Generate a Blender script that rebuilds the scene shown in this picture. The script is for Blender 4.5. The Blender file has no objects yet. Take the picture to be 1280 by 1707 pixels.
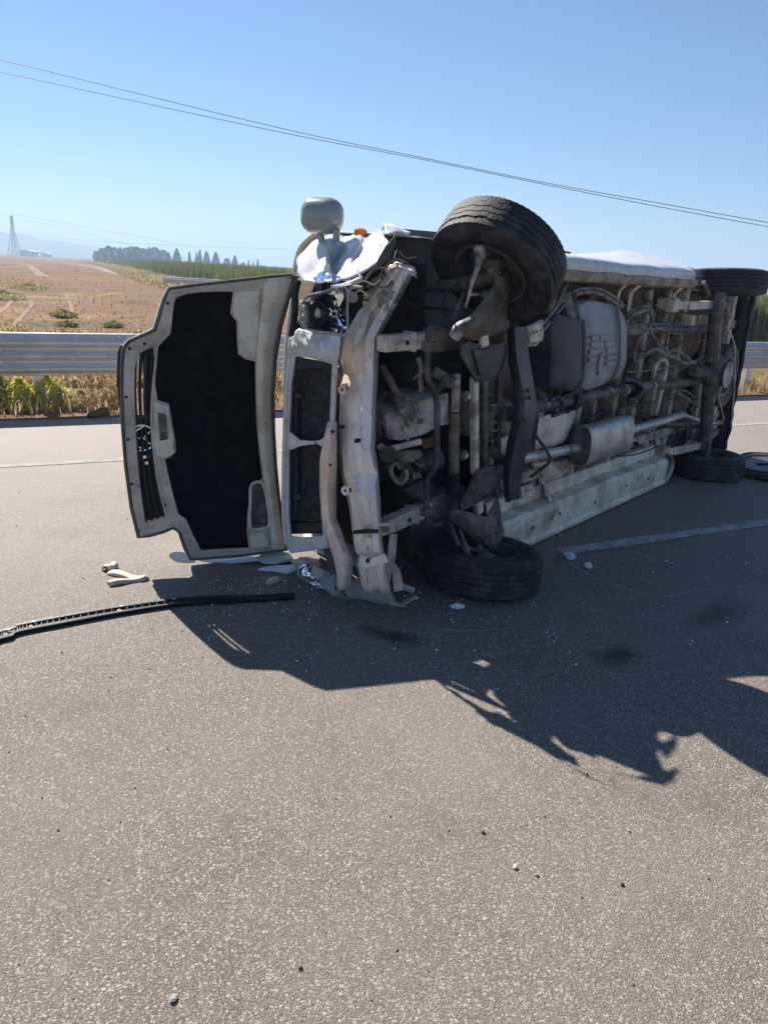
import bpy, bmesh, math, random
import numpy as np
from mathutils import Vector, Matrix, noise
from mathutils.geometry import tessellate_polygon

S = bpy.context.scene
C = S.collection
rad = math.radians

# ---------------------------------------------------------------- camera
cam_data = bpy.data.cameras.new('camera')
cam = bpy.data.objects.new('camera', cam_data); C.objects.link(cam)
cam.matrix_world = Matrix.Translation((0, 0, 1.78)) @ Matrix(((0.998537,-0.054079,-0.000000),(0.016004,0.295509,-0.955206),(0.051656,0.953808,0.295943))).to_4x4()
cam_data.sensor_fit = 'VERTICAL'; cam_data.sensor_height = 24.0
cam_data.lens = 24.0 * 1283 / 1707
cam_data.clip_start = 0.05; cam_data.clip_end = 20000
S.camera = cam

# ---------------------------------------------------------------- sky, sun, exposure
SUN_EL, SUN_AZ = rad(44.6), rad(127.6)          # azimuth counted from +X
sun_vec = Vector((math.cos(SUN_AZ)*math.cos(SUN_EL), math.sin(SUN_AZ)*math.cos(SUN_EL), math.sin(SUN_EL)))
W = bpy.data.worlds.new('World'); S.world = W; W.use_nodes = True
wn = W.node_tree.nodes; wl = W.node_tree.links
sky = wn.new('ShaderNodeTexSky'); sky.sky_type = 'NISHITA'; sky.sun_disc = False
sky.sun_elevation = SUN_EL; sky.sun_rotation = math.pi/2 - SUN_AZ
sky.altitude = 0; sky.air_density = 1.0; sky.dust_density = 0.0; sky.ozone_density = 7.5
bg = wn['Background']; bg.inputs['Strength'].default_value = 0.054
wl.new(sky.outputs['Color'], bg.inputs['Color'])
sd = bpy.data.lights.new('sun', 'SUN'); sd.energy = 5.0; sd.angle = rad(0.5); sd.color = (1, 0.935, 0.845)
so = bpy.data.objects.new('sun', sd); C.objects.link(so)
so.rotation_mode = 'QUATERNION'; so.rotation_quaternion = sun_vec.to_track_quat('Z', 'Y')
vs = S.view_settings
vs.view_transform = 'Standard'; vs.look = 'None'; vs.exposure = 1.05; vs.gamma = 1.0; vs.use_curve_mapping = False
S.render.engine = 'CYCLES'
S.cycles.use_denoising = True
S.cycles.max_bounces = 6; S.cycles.volume_bounces = 0; S.cycles.transparent_max_bounces = 12
S.cycles.sample_clamp_indirect = 4.0

random.seed(7); rng = np.random.default_rng(11)

# ---------------------------------------------------------------- materials
MATS = {}
def mat(name, c1, c2=None, rough=0.7, metal=0.0, scale=6.0, lo=0.4, hi=0.65, bump=0.0, bscale=40.0, c3=None, s3=2.0, lo3=.5, hi3=.7, spec=0.4, alpha=1.0, trans=0.0, coat=0.0, detail=6, rvar=0.0, grime=None, fine=None, stretch=None):
    """c1 base colour, c2 a noise patch of dirt / wear over it, c3 a second larger patch"""
    m = bpy.data.materials.new(name); m.use_nodes = True
    nt = m.node_tree; b = nt.nodes['Principled BSDF']; N = nt.nodes.new; L = nt.links.new
    b.inputs['Roughness'].default_value = rough; b.inputs['Metallic'].default_value = metal
    b.inputs['Specular IOR Level'].default_value = spec
    b.inputs['Base Color'].default_value = (*c1, 1)
    b.inputs['Coat Weight'].default_value = coat
    if trans: b.inputs['Transmission Weight'].default_value = trans
    if alpha < 1: b.inputs['Alpha'].default_value = alpha
    tc0 = N('ShaderNodeTexCoord'); out = None
    class TC: outputs = {'Object': tc0.outputs['Object']}
    tc = TC
    if stretch:
        mp = N('ShaderNodeMapping'); mp.inputs['Scale'].default_value = stretch; L(tc0.outputs['Object'], mp.inputs['Vector'])
        tc = type('TC2', (), {'outputs': {'Object': mp.outputs['Vector']}})
    def layer(prev, col, sc, l, h):
        n = N('ShaderNodeTexNoise'); n.inputs['Scale'].default_value = sc; n.inputs['Detail'].default_value = detail; n.inputs['Roughness'].default_value = .65
        L(tc.outputs['Object'], n.inputs['Vector'])
        r = N('ShaderNodeMapRange'); r.inputs['From Min'].default_value = l; r.inputs['From Max'].default_value = h
        L(n.outputs['Fac'], r.inputs['Value'])
        mx = N('ShaderNodeMix'); mx.data_type = 'RGBA'
        L(r.outputs['Result'], mx.inputs['Factor'])
        if prev is None: mx.inputs['A'].default_value = (*c1, 1)
        else: L(prev, mx.inputs['A'])
        mx.inputs['B'].default_value = (*col, 1)
        return mx.outputs['Result'], r.outputs['Result']
    f = None
    if c2: out, f = layer(None, c2, scale, lo, hi)
    if c3: out, _ = layer(out, c3, s3, lo3, hi3)
    if grime: out, _ = layer(out, *grime)
    if fine: out, _ = layer(out, *fine)
    if out: L(out, b.inputs['Base Color'])
    if rvar and f:
        r2 = N('ShaderNodeMapRange'); r2.inputs['To Min'].default_value = rough; r2.inputs['To Max'].default_value = min(1, rough + rvar)
        L(f, r2.inputs['Value']); L(r2.outputs['Result'], b.inputs['Roughness'])
    if bump:
        n = N('ShaderNodeTexNoise'); n.inputs['Scale'].default_value = bscale; n.inputs['Detail'].default_value = 5
        L(tc.outputs['Object'], n.inputs['Vector'])
        bp = N('ShaderNodeBump'); bp.inputs['Strength'].default_value = bump; bp.inputs['Distance'].default_value = .02
        L(n.outputs['Fac'], bp.inputs['Height']); L(bp.outputs['Normal'], b.inputs['Normal'])
    MATS[name] = m
    return m

mat('white_paint', (.60, .605, .585), (.42, .385, .32), rough=.35, scale=9, lo=.50, hi=.72, bump=.12, bscale=9, coat=.3, rvar=.4, fine=((.30, .25, .19), 38, .60, .72))
mat('cream_frame', (.84, .77, .62), (.56, .50, .39), rough=.55, scale=5, lo=.42, hi=.68, bump=.08, bscale=25, c3=(.26, .22, .17), s3=2.6, lo3=.56, hi3=.78, fine=((.25, .21, .16), 45, .60, .70))
mat('underbody', (.82, .73, .59), (.46, .37, .27), rough=.85, scale=4.5, lo=.45, hi=.68, bump=.25, bscale=30, c3=(.46, .31, .19), s3=1.7, lo3=.55, hi3=.75, grime=((.15, .11, .08), 3.1, .60, .72), fine=((.25, .18, .13), 40, .59, .69))
mat('floor_dirt', (.215, .165, .115), (.085, .062, .044), rough=.9, scale=3.6, lo=.38, hi=.62, bump=.3, bscale=30, c3=(.17, .10, .058), s3=1.4, lo3=.44, hi3=.64, fine=((.32, .26, .19), 30, .58, .70))
mat('member_dirt', (.50, .435, .335), (.20, .155, .11), rough=.8, scale=6, lo=.42, hi=.62, bump=.2, bscale=30, c3=(.25, .155, .09), s3=2.2, lo3=.55, hi3=.72, fine=((.12, .09, .065), 44, .58, .68))
mat('rail_paint', (.70, .63, .50), (.30, .24, .18), rough=.75, scale=7, lo=.44, hi=.64, bump=.15, bscale=35, grime=((.07, .055, .042), 4.0, .58, .70), fine=((.22, .17, .12), 50, .59, .69))
mat('bumper_metal', (.84, .77, .67), (.74, .53, .385), rough=.42, metal=.15, scale=3.4, lo=.43, hi=.60, bump=.35, bscale=12, c3=(.19, .12, .075), s3=9, lo3=.64, hi3=.72, fine=((.50, .385, .285), 34, .55, .68), stretch=(1, 1, .6))
mat('dusty_steel', (.075, .068, .062), (.235, .20, .16), rough=.65, metal=.2, scale=9, lo=.42, hi=.66, bump=.25, bscale=45, c3=(.16, .10, .06), s3=4.2, lo3=.56, hi3=.70, fine=((.30, .26, .21), 42, .60, .72))
mat('dark_steel', (.038, .039, .045), (.125, .118, .11), rough=.45, metal=.35, scale=8, lo=.44, hi=.68, bump=.2, bscale=40, fine=((.19, .175, .155), 48, .60, .70))
mat('spring_black', (.035, .038, .047), (.16, .16, .165), rough=.35, scale=5, lo=.45, hi=.78, bump=.12, bscale=30, c3=(.10, .08, .06), s3=18, lo3=.58, hi3=.72)
mat('cast_alloy', (.50, .48, .43), (.17, .14, .11), rough=.55, metal=.3, scale=8, lo=.42, hi=.62, bump=.3, bscale=40, c3=(.055, .047, .04), s3=4.4, lo3=.52, hi3=.64, fine=((.28, .24, .19), 50, .58, .70))
mat('muffler_metal', (.58, .56, .52), (.36, .31, .25), rough=.42, metal=.45, scale=7, lo=.42, hi=.66, bump=.1, bscale=30, c3=(.20, .12, .07), s3=3.3, lo3=.60, hi3=.72, fine=((.25, .21, .17), 50, .60, .70))
mat('tank_plastic', (.25, .265, .30), (.36, .365, .37), rough=.5, scale=5, lo=.4, hi=.72, bump=.1, bscale=50, c3=(.13, .13, .14), s3=3, lo3=.54, hi3=.72, fine=((.42, .39, .34), 36, .62, .72))
mat('tank_dark', (.028, .030, .037), (.085, .083, .08), rough=.5, scale=5, lo=.42, hi=.74, bump=.08, bscale=50)
mat('black_plastic', (.011, .011, .012), (.04, .038, .036), rough=.5, scale=8, lo=.5, hi=.75, bump=.1, bscale=60)
mat('bay_black', (.016, .015, .014), (.06, .055, .048), rough=.9, scale=7, lo=.45, hi=.75, bump=.3, bscale=25)
mat('liner_grey', (.085, .08, .076), (.15, .135, .12), rough=.9, scale=6, lo=.4, hi=.66, bump=.2, bscale=40, fine=((.20, .18, .155), 40, .58, .70))
mat('rubber', (.018, .018, .019), (.10, .09, .078), rough=.75, scale=7, lo=.50, hi=.80, bump=.25, bscale=60)
mat('tread_rubber', (.017, .017, .019), (.12, .11, .10), rough=.7, scale=9, lo=.46, hi=.82, bump=.3, bscale=80)
mat('wing_grey', (.34, .335, .32), (.16, .145, .125), rough=.5, scale=7, lo=.42, hi=.66, fine=((.5, .48, .44), 30, .6, .72))
mat('frame_shade_dirt', (.64, .585, .48), (.36, .32, .26), rough=.6, scale=5, lo=.40, hi=.66, bump=.08, bscale=25, fine=((.18, .155, .12), 45, .59, .69))  # cream frame paint with the inner frame's shade put into it, plus dirt
mat('rim_steel', (.07, .068, .066), (.16, .14, .115), rough=.7, metal=.3, scale=8, lo=.4, hi=.7, bump=.2)
mat('insulation', (.006, .006, .0075), (.015, .015, .016), rough=.95, scale=12, lo=.45, hi=.7, bump=.9, bscale=26, spec=.1)
mat('chrome', (.86, .87, .88), rough=.07, metal=1.0, bump=.12, bscale=10)
mat('grey_plastic', (.24, .27, .255), (.29, .31, .29), rough=.22, scale=10, lo=.4, hi=.7, coat=.6)
mat('clear_lens', (.9, .93, .95), rough=.05, trans=.9)
mat('orange_lens', (.85, .20, .01), rough=.2, spec=.5)
mat('glass_dark', (.02, .025, .028), rough=.05, spec=.8)
mat('rad_core', (.055, .055, .058), (.14, .13, .12), rough=.6, metal=.5, scale=24, lo=.45, hi=.68)
mat('hose_grey', (.30, .28, .24), (.10, .085, .07), rough=.7, scale=10, lo=.42, hi=.62, fine=((.40, .36, .30), 40, .60, .70))
mat('galvanised', (.60, .585, .55), (.47, .455, .43), rough=.38, metal=.35, scale=5, lo=.4, hi=.66, bump=.04, bscale=20, rvar=.15, fine=((.30, .28, .25), 60, .60, .70))
mat('white_scrap', (.78, .80, .83), (.6, .62, .66), rough=.8, scale=20)
mat('cream_scrap', (.62, .55, .44), (.40, .33, .25), rough=.8, scale=14)
mat('green_scrap', (.36, .52, .46), (.6, .68, .62), rough=.4, scale=8)
mat('road_paint', (.44, .43, .41), (.25, .235, .22), rough=.85, scale=9, lo=.40, hi=.60, bump=.3, bscale=120, detail=9)
mat('worn_paint', (.335, .32, .30), (.24, .225, .21), rough=.85, scale=11, lo=.42, hi=.58, bump=.3, bscale=120, detail=9)
mat('path_dirt', (.225, .152, .105), (.165, .108, .073), rough=.95, scale=.6, lo=.4, hi=.7)
mat('shrub_lime', (.58, .55, .11), (.36, .38, .08), rough=.7, scale=4)
mat('shrub_olive', (.19, .21, .07), (.27, .26, .10), rough=.7, scale=4)
mat('dry_grass', (.50, .40, .21), (.38, .27, .13), rough=.85, scale=3)
mat('weed_brown', (.20, .11, .06), (.30, .19, .10), rough=.85, scale=5)
mat('weed_grey', (.42, .42, .38), (.3, .3, .26), rough=.85, scale=5)
mat('crop_leaf', (.105, .135, .034), (.17, .18, .06), rough=.75, scale=.35, lo=.35, hi=.65)
mat('crop_top', (.12, .155, .04), (.17, .185, .065), rough=.9, scale=.2, lo=.35, hi=.65, bump=.8, bscale=2)
mat('tree_leaf', (.022, .038, .024), (.035, .052, .03), rough=.9, scale=.4)
mat('bark', (.09, .065, .05), rough=.9)
mat('pylon_steel', (.22, .235, .26), rough=.6, metal=.3)
mat('wire', (.06, .065, .075), rough=.6)
mat('mountain', (.16, .16, .14), (.11, .12, .10), rough=1, scale=.002)
mat('concrete', (.74, .72, .68), (.58, .55, .50), rough=.9, scale=3)
mat('shoe_leather', (.10, .065, .035), (.055, .037, .022), rough=.7, scale=20)
mat('oil_stain', (.03, .022, .016), (.06, .045, .033), rough=.45, scale=8)
mat('stone', (.42, .385, .33), (.28, .255, .22), rough=.9, scale=30)
mat('stone_dark', (.02, .019, .018), rough=.8)
mat('glass_shard', (.75, .8, .82), rough=.08, spec=.9)

def translucent(names, f):
    for n in names:
        nt = MATS[n].node_tree; b = nt.nodes['Principled BSDF']; o = nt.nodes['Material Output']
        t = nt.nodes.new('ShaderNodeBsdfTranslucent'); mx = nt.nodes.new('ShaderNodeMixShader'); mx.inputs[0].default_value = f
        src = b.inputs['Base Color'].links
        if src: nt.links.new(src[0].from_socket, t.inputs['Color'])
        else: t.inputs['Color'].default_value = b.inputs['Base Color'].default_value
        nt.links.new(b.outputs[0], mx.inputs[1]); nt.links.new(t.outputs[0], mx.inputs[2]); nt.links.new(mx.outputs[0], o.inputs['Surface'])
translucent(('shrub_lime', 'shrub_olive', 'dry_grass', 'weed_brown', 'crop_leaf'), .45)

def water_mat():
    m = bpy.data.materials.new('water'); m.use_nodes = True
    b = m.node_tree.nodes['Principled BSDF']
    b.inputs['Base Color'].default_value = (.03, .03, .03, 1); b.inputs['Roughness'].default_value = .02; b.inputs['Specular IOR Level'].default_value = 1.0
    MATS['water'] = m
water_mat()

def stain_mat():
    m = bpy.data.materials.new('oil_stain'); m.use_nodes = True; nt = m.node_tree; b = nt.nodes['Principled BSDF']; N = nt.nodes.new; L = nt.links.new
    b.inputs['Base Color'].default_value = (.03, .024, .018, 1); b.inputs['Roughness'].default_value = .5
    at = N('ShaderNodeAttribute'); at.attribute_name = 'fade'; tc = N('ShaderNodeTexCoord')
    n = N('ShaderNodeTexNoise'); n.inputs['Scale'].default_value = 9; n.inputs['Detail'].default_value = 8; n.inputs['Roughness'].default_value = .7; L(tc.outputs['Object'], n.inputs['Vector'])
    a = N('ShaderNodeMath'); a.operation = 'ADD'; L(at.outputs['Fac'], a.inputs[0]); L(n.outputs['Fac'], a.inputs[1])
    r = N('ShaderNodeMapRange'); r.inputs['From Min'].default_value = .72; r.inputs['From Max'].default_value = 1.35; r.inputs['To Max'].default_value = .55; L(a.outputs[0], r.inputs['Value'])
    L(r.outputs['Result'], b.inputs['Alpha']); MATS['oil_stain'] = m
stain_mat()

def asphalt():
    m = bpy.data.materials.new('asphalt'); m.use_nodes = True
    nt = m.node_tree; b = nt.nodes['Principled BSDF']; N = nt.nodes.new; L = nt.links.new
    tc = N('ShaderNodeTexCoord'); v = tc.outputs['Object']
    def noi(sc, det=4, ro=.6):
        n = N('ShaderNodeTexNoise'); n.inputs['Scale'].default_value = sc; n.inputs['Detail'].default_value = det; n.inputs['Roughness'].default_value = ro; L(v, n.inputs['Vector']); return n.outputs['Fac']
    def rng_(x, a, b_, c=0., d=1.):
        r = N('ShaderNodeMapRange'); r.inputs['From Min'].default_value = a; r.inputs['From Max'].default_value = b_; r.inputs['To Min'].default_value = c; r.inputs['To Max'].default_value = d; L(x, r.inputs['Value']); return r.outputs['Result']
    def mix(f, a, b_):
        x = N('ShaderNodeMix'); x.data_type = 'RGBA'; L(f, x.inputs['Factor'])
        for k, q in (('A', a), ('B', b_)):
            if isinstance(q, tuple): x.inputs[k].default_value = (*q, 1)
            else: L(q, x.inputs[k])
        return x.outputs['Result']
    wn_ = N('ShaderNodeTexNoise'); wn_.inputs['Scale'].default_value = 150; wn_.inputs['Detail'].default_value = 3; L(v, wn_.inputs['Vector'])
    vm = N('ShaderNodeVectorMath'); vm.operation = 'MULTIPLY_ADD'; L(wn_.outputs['Color'], vm.inputs[0]); vm.inputs[1].default_value = (.009, .009, .009); L(v, vm.inputs[2]); vw = vm.outputs[0]
    def vor(sc, feat='F1'):
        w_ = N('ShaderNodeTexVoronoi'); w_.inputs['Scale'].default_value = sc; w_.feature = feat; L(vw, w_.inputs['Vector'])
        s_ = N('ShaderNodeSeparateColor'); L(w_.outputs['Color'], s_.inputs['Color']); return w_.outputs['Distance'], s_.outputs
    def mul(a, b_):
        x = N('ShaderNodeMath'); x.operation = 'MULTIPLY'; L(a, x.inputs[0]); L(b_, x.inputs[1]); return x.outputs[0]
    d1, c1_ = vor(240)
    col = mix(rng_(c1_['Red'], .0, 1), (0.094, 0.080, 0.071), (0.274, 0.234, 0.177))
    col = mix(rng_(d1, .42, .62, 0, .8), col, (0.069, 0.060, 0.055))
    chips = None; hts = []
    for sc, lo_, cA, cB in ((150, .66, (0.249, 0.180, 0.166), (0.431, 0.391, 0.370)), (88, .80, (0.274, 0.238, 0.183), (0.481, 0.436, 0.414))):
        dd, cc = vor(sc)
        m_ = mul(rng_(cc['Green'], lo_, lo_+.03), rng_(dd, .46, .36))
        col = mix(m_, col, mix(cc['Blue'], cA, cB)); hts.append(m_)
        dk = mul(rng_(cc['Red'], .93, .95), rng_(dd, .34, .24)); col = mix(dk, col, (0.038, 0.034, 0.031))
    # fine grit
    col = mix(rng_(noi(420, 2), .55, .78, 0, .4), col, (0.332, 0.288, 0.262))
    # broad wear, dust, tyre-dark bands
    col = mix(rng_(noi(.55, 5), .40, .68, 0, .5), col, (0.247, 0.204, 0.177))
    col = mix(rng_(noi(1.3, 7, .72), .52, .74, 0, .5), col, (0.077, 0.067, 0.064))
    col = mix(rng_(noi(5.5, 4), .64, .74, 0, .4), col, (0.278, 0.209, 0.161))
    # paler towards the outer lane and shoulder
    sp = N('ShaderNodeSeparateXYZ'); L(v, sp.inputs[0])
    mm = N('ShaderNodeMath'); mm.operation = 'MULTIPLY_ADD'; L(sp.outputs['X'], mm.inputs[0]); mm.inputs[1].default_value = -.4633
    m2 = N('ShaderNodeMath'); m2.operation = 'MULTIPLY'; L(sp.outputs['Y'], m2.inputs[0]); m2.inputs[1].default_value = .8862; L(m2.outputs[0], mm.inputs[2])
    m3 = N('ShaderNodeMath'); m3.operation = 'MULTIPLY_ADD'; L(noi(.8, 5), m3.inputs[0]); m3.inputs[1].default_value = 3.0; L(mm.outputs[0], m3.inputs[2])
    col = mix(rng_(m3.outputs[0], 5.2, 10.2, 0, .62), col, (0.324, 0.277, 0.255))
    L(col, b.inputs['Base Color'])
    b.inputs['Roughness'].default_value = .68; b.inputs['Specular IOR Level'].default_value = .4
    d3, _c = vor(165)
    hgt = N('ShaderNodeMath'); hgt.operation = 'MULTIPLY_ADD'; L(rng_(d3, .1, .7, 1, 0), hgt.inputs[0]); hgt.inputs[1].default_value = .8; L(noi(260, 3), hgt.inputs[2])
    bp = N('ShaderNodeBump'); bp.inputs['Strength'].default_value = .7; bp.inputs['Distance'].default_value = .0042
    L(hgt.outputs[0], bp.inputs['Height']); L(bp.outputs['Normal'], b.inputs['Normal'])
    MATS['asphalt'] = m
asphalt()

def soil():
    m = bpy.data.materials.new('soil'); m.use_nodes = True
    nt = m.node_tree; b = nt.nodes['Principled BSDF']; N = nt.nodes.new; L = nt.links.new
    tc = N('ShaderNodeTexCoord'); v = tc.outputs['Object']
    col = None
    for sc, lo, hi, c, mx_ in ((.045, .46, .54, (.19, .095, .05), .85), (.10, .54, .62, (.30, .205, .095), .85), (.17, .55, .61, (.10, .105, .04), .85), (.5, .5, .62, (.125, .078, .05), .7), (2.2, .54, .66, (.25, .175, .12), .6), (12, .55, .68, (.09, .058, .04), .6)):
        n = N('ShaderNodeTexNoise'); n.inputs['Scale'].default_value = sc; n.inputs['Detail'].default_value = 7; n.inputs['Roughness'].default_value = .65; L(v, n.inputs['Vector'])
        r = N('ShaderNodeMapRange'); r.inputs['From Min'].default_value = lo; r.inputs['From Max'].default_value = hi; r.inputs['To Max'].default_value = mx_; L(n.outputs['Fac'], r.inputs['Value'])
        x = N('ShaderNodeMix'); x.data_type = 'RGBA'; L(r.outputs['Result'], x.inputs['Factor'])
        if col is None: x.inputs['A'].default_value = (.185, .118, .078, 1)
        else: L(col, x.inputs['A'])
        x.inputs['B'].default_value = (*c, 1); col = x.outputs['Result']
    L(col, b.inputs['Base Color']); b.inputs['Roughness'].default_value = .95; b.inputs['Specular IOR Level'].default_value = .1
    n = N('ShaderNodeTexNoise'); n.inputs['Scale'].default_value = 9; n.inputs['Detail'].default_value = 8; L(v, n.inputs['Vector'])
    bp = N('ShaderNodeBump'); bp.inputs['Strength'].default_value = .9; bp.inputs['Distance'].default_value = .08; L(n.outputs['Fac'], bp.inputs['Height']); L(bp.outputs['Normal'], b.inputs['Normal'])
    MATS['soil'] = m
soil()

# ---------------------------------------------------------------- mesh helpers
def nv(p): return Vector((noise.noise(p+Vector((9.3, 1.7, 4.1))), noise.noise(p+Vector((-3.7, 7.1, 2.9))), noise.noise(p+Vector((5.3, -8.9, -6.1)))))
def V(*a): return Vector(a[0] if len(a) == 1 else a)
def cr(pts, n=6, closed=False):
    """Catmull-Rom through pts (tuples of any length)"""
    P = [np.array(p, float) for p in pts]
    if len(P) < 3 and not closed: n0 = n; return [tuple(P[0] + (P[1]-P[0])*t/n0) for t in range(n0+1)]
    out = []; k = len(P); rg = range(k if closed else k-1)
    for i in rg:
        if closed: p0, p1, p2, p3 = P[i-1], P[i], P[(i+1) % k], P[(i+2) % k]
        else: p0, p1, p2, p3 = P[max(i-1, 0)], P[i], P[i+1], P[min(i+2, k-1)]
        for j in range(n):
            t = j/n
            out.append(tuple(.5*((2*p1)+(-p0+p2)*t+(2*p0-5*p1+4*p2-p3)*t*t+(-p0+3*p1-3*p2+p3)*t**3)))
    if not closed: out.append(tuple(P[-1]))
    return out

class MB:
    def __init__(s): s.v = []; s.f = []
    def add(s, vs_, fs):
        o = len(s.v); s.v += [tuple(p) for p in vs_]; s.f += [tuple(i+o for i in f) for f in fs]; return s
    def box(s, c, size, rot=None):
        h = [x/2 for x in size]; M = rot or Matrix.Identity(3)
        s.add([V(c) + M @ V(x*h[0], y*h[1], z*h[2]) for x in (-1, 1) for y in (-1, 1) for z in (-1, 1)],
              [(0,1,3,2), (4,6,7,5), (0,4,5,1), (2,3,7,6), (0,2,6,4), (1,5,7,3)]); return s
    def beam(s, a, b, w, h, up=(0, 0, 1)):
        """box from a to b; h along up, w across"""
        a, b = V(a), V(b); d = (b-a); l = d.length; d.normalize(); u = V(up); u = (u - d*u.dot(d)).normalized(); r = d.cross(u)
        M = Matrix((d, r, u)).transposed()
        return s.box((a+b)/2, (l, w, h), M)
    def tube(s, pts, r, n=8, smooth=0, cap=True, closed=False):
        if smooth: pts = cr(pts, smooth, closed)
        P = [V(p[:3]) for p in pts]; k = len(P)
        R = list(r) if isinstance(r, (list, tuple)) else [r]*k
        if len(R) != k:
            R = list(np.interp(np.linspace(0, 1, k), np.linspace(0, 1, len(R)), R))
        T = []
        for i in range(k):
            t = (P[(i+1) % k]-P[i-1]) if closed else (P[min(i+1, k-1)]-P[max(i-1, 0)])
            T.append(t.normalized() if t.length > 1e-9 else V(0, 0, 1))
        ref = V(0, 0, 1) if abs(T[0].z) < .9 else V(1, 0, 0)
        u = (ref - T[0]*ref.dot(T[0])).normalized(); vs_ = []
        for i in range(k):
            u = (u - T[i]*u.dot(T[i])).normalized(); w = T[i].cross(u)
            for j in range(n):
                a = 2*math.pi*j/n; vs_.append(P[i] + (u*math.cos(a)+w*math.sin(a))*R[i])
        fs = [(i*n+j, i*n+(j+1) % n, ((i+1) % k)*n+(j+1) % n, ((i+1) % k)*n+j) for i in range(k if closed else k-1) for j in range(n)]
        if cap and not closed: fs += [tuple(range(n-1, -1, -1)), tuple(range((k-1)*n, k*n))]
        s.add(vs_, fs); return s
    def cyl(s, a, b, r, n=16): return s.tube([a, b], r, n)
    def plate(s, poly, t, holes=(), off=0.):
        """3-D polygon (roughly planar) extruded by t along its normal"""
        rings = [[V(p) for p in poly]] + [[V(p) for p in h] for h in holes]
        nrm = V(0, 0, 0); P = rings[0]
        for i in range(len(P)): nrm += (P[i-1]).cross(P[i])
        nrm.normalize()
        flat = [p for r in rings for p in r]; k = len(flat)
        tri = tessellate_polygon(rings)
        vs_ = [p + nrm*(off+t/2) for p in flat] + [p + nrm*(off-t/2) for p in flat]
        fs = []
        for a, b, c in tri:
            n2 = (flat[b]-flat[a]).cross(flat[c]-flat[a])
            if n2.dot(nrm) < 0: b, c = c, b
            fs += [(a, b, c), (c+k, b+k, a+k)]
        o = 0
        for r in rings:
            m = len(r)
            for i in range(m):
                a, b = o+i, o+(i+1) % m; fs.append((a, a+k, b+k, b))
            o += m
        s.add(vs_, fs); return s
    def grid(s, rows, closed=False):
        m = len(rows[0]); o = [p for r in rows for p in r]
        fs = [(i*m+j, i*m+(j+1) % m, (i+1)*m+(j+1) % m, (i+1)*m+j) for i in range(len(rows)-1) for j in range(m if closed else m-1)]
        s.add(o, fs); return s
    def lathe(s, prof, n=48, c=(0, 0, 0), closed=True, mod=None):
        """profile of (radius, z) turned round z"""
        vs_ = []; m = len(prof)
        for i in range(n):
            a = 2*math.pi*i/n
            for j, (r, z) in enumerate(prof):
                if mod: r, z = mod(i, j, r, z)
                vs_.append((c[0]+r*math.cos(a), c[1]+r*math.sin(a), c[2]+z))
        fs = [(i*m+j, ((i+1) % n)*m+j, ((i+1) % n)*m+(j+1) % m, i*m+(j+1) % m) for i in range(n) for j in range(m if closed else m-1)]
        s.add(vs_, fs); return s
    def xf(s, M): s.v = [tuple(M @ V(p)) for p in s.v]; return s
    def build(s, name, m, parent=None, smooth=True, bevel=0., solid=0., sub=0, angle=35):
        me = bpy.data.meshes.new(name); me.from_pydata(s.v, [], s.f); me.update()
        me.materials.append(MATS[m] if isinstance(m, str) else m)
        bm = bmesh.new(); bm.from_mesh(me); bmesh.ops.remove_doubles(bm, verts=bm.verts, dist=1e-5); bmesh.ops.recalc_face_normals(bm, faces=bm.faces); bm.to_mesh(me); bm.free()
        if smooth:
            for p in me.polygons: p.use_smooth = True
            me.set_sharp_from_angle(angle=rad(angle))
        o = bpy.data.objects.new(name, me); C.objects.link(o); o.parent = parent
        if solid:
            q = o.modifiers.new('solid', 'SOLIDIFY'); q.thickness = solid; q.offset = 0
        if bevel:
            q = o.modifiers.new('bevel', 'BEVEL'); q.width = bevel; q.segments = 2; q.limit_method = 'ANGLE'; q.angle_limit = rad(40)
        if sub:
            q = o.modifiers.new('sub', 'SUBSURF'); q.levels = q.render_levels = sub
        return o

def tag(o, label=None, cat=None, group=None, kind=None):
    for k, x in (('label', label), ('category', cat), ('group', group), ('kind', kind)):
        if x: o[k] = x
    return o
def empty(name, loc=(0, 0, 0), rz=0, parent=None):
    o = bpy.data.objects.new(name, None); C.objects.link(o); o.location = loc; o.rotation_euler = (0, 0, rz); o.parent = parent; o.empty_display_size = .1; return o
def cp(o, parent=None):
    c = o.copy(); C.objects.link(c); c.parent = parent
    for ch in o.children: cp(ch, c)
    return c
def np_mesh(name, verts, faces, m, parent=None):
    """verts (n,3), faces (k,4) or (k,3) numpy -> one mesh object"""
    me = bpy.data.meshes.new(name); k, w = faces.shape
    me.vertices.add(len(verts)); me.vertices.foreach_set('co', verts.astype(np.float32).ravel())
    me.loops.add(k*w); me.loops.foreach_set('vertex_index', faces.astype(np.int32).ravel())
    me.polygons.add(k); me.polygons.foreach_set('loop_start', np.arange(0, k*w, w, dtype=np.int32)); me.polygons.foreach_set('loop_total', np.full(k, w, dtype=np.int32))
    me.update(calc_edges=True); me.validate(); me.materials.append(MATS[m] if isinstance(m, str) else m)
    o = bpy.data.objects.new(name, me); C.objects.link(o); o.parent = parent; return o
def ndisp(rows, amp, freq, seed=0., ridge=True):
    """crumple a grid of points with folded noise"""
    out = []
    for r in rows:
        q = []
        for p in r:
            p = V(p); t = p*freq + V(seed, seed*1.7, -seed)
            d = nv(t) + .5*nv(t*2.3)
            if ridge: d = V(abs(d.x)-.3, abs(d.y)-.3, abs(d.z)-.3)
            q.append(tuple(p + d*amp))
        out.append(q)
    return out
def patch(ctrl, nu=5, nv=5):
    """control rows -> dense Catmull-Rom surface"""
    rows = [cr(r, nv) for r in ctrl]
    cols = list(zip(*rows)); cols = [cr(c, nu) for c in cols]
    return [list(r) for r in zip(*cols)]

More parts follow.
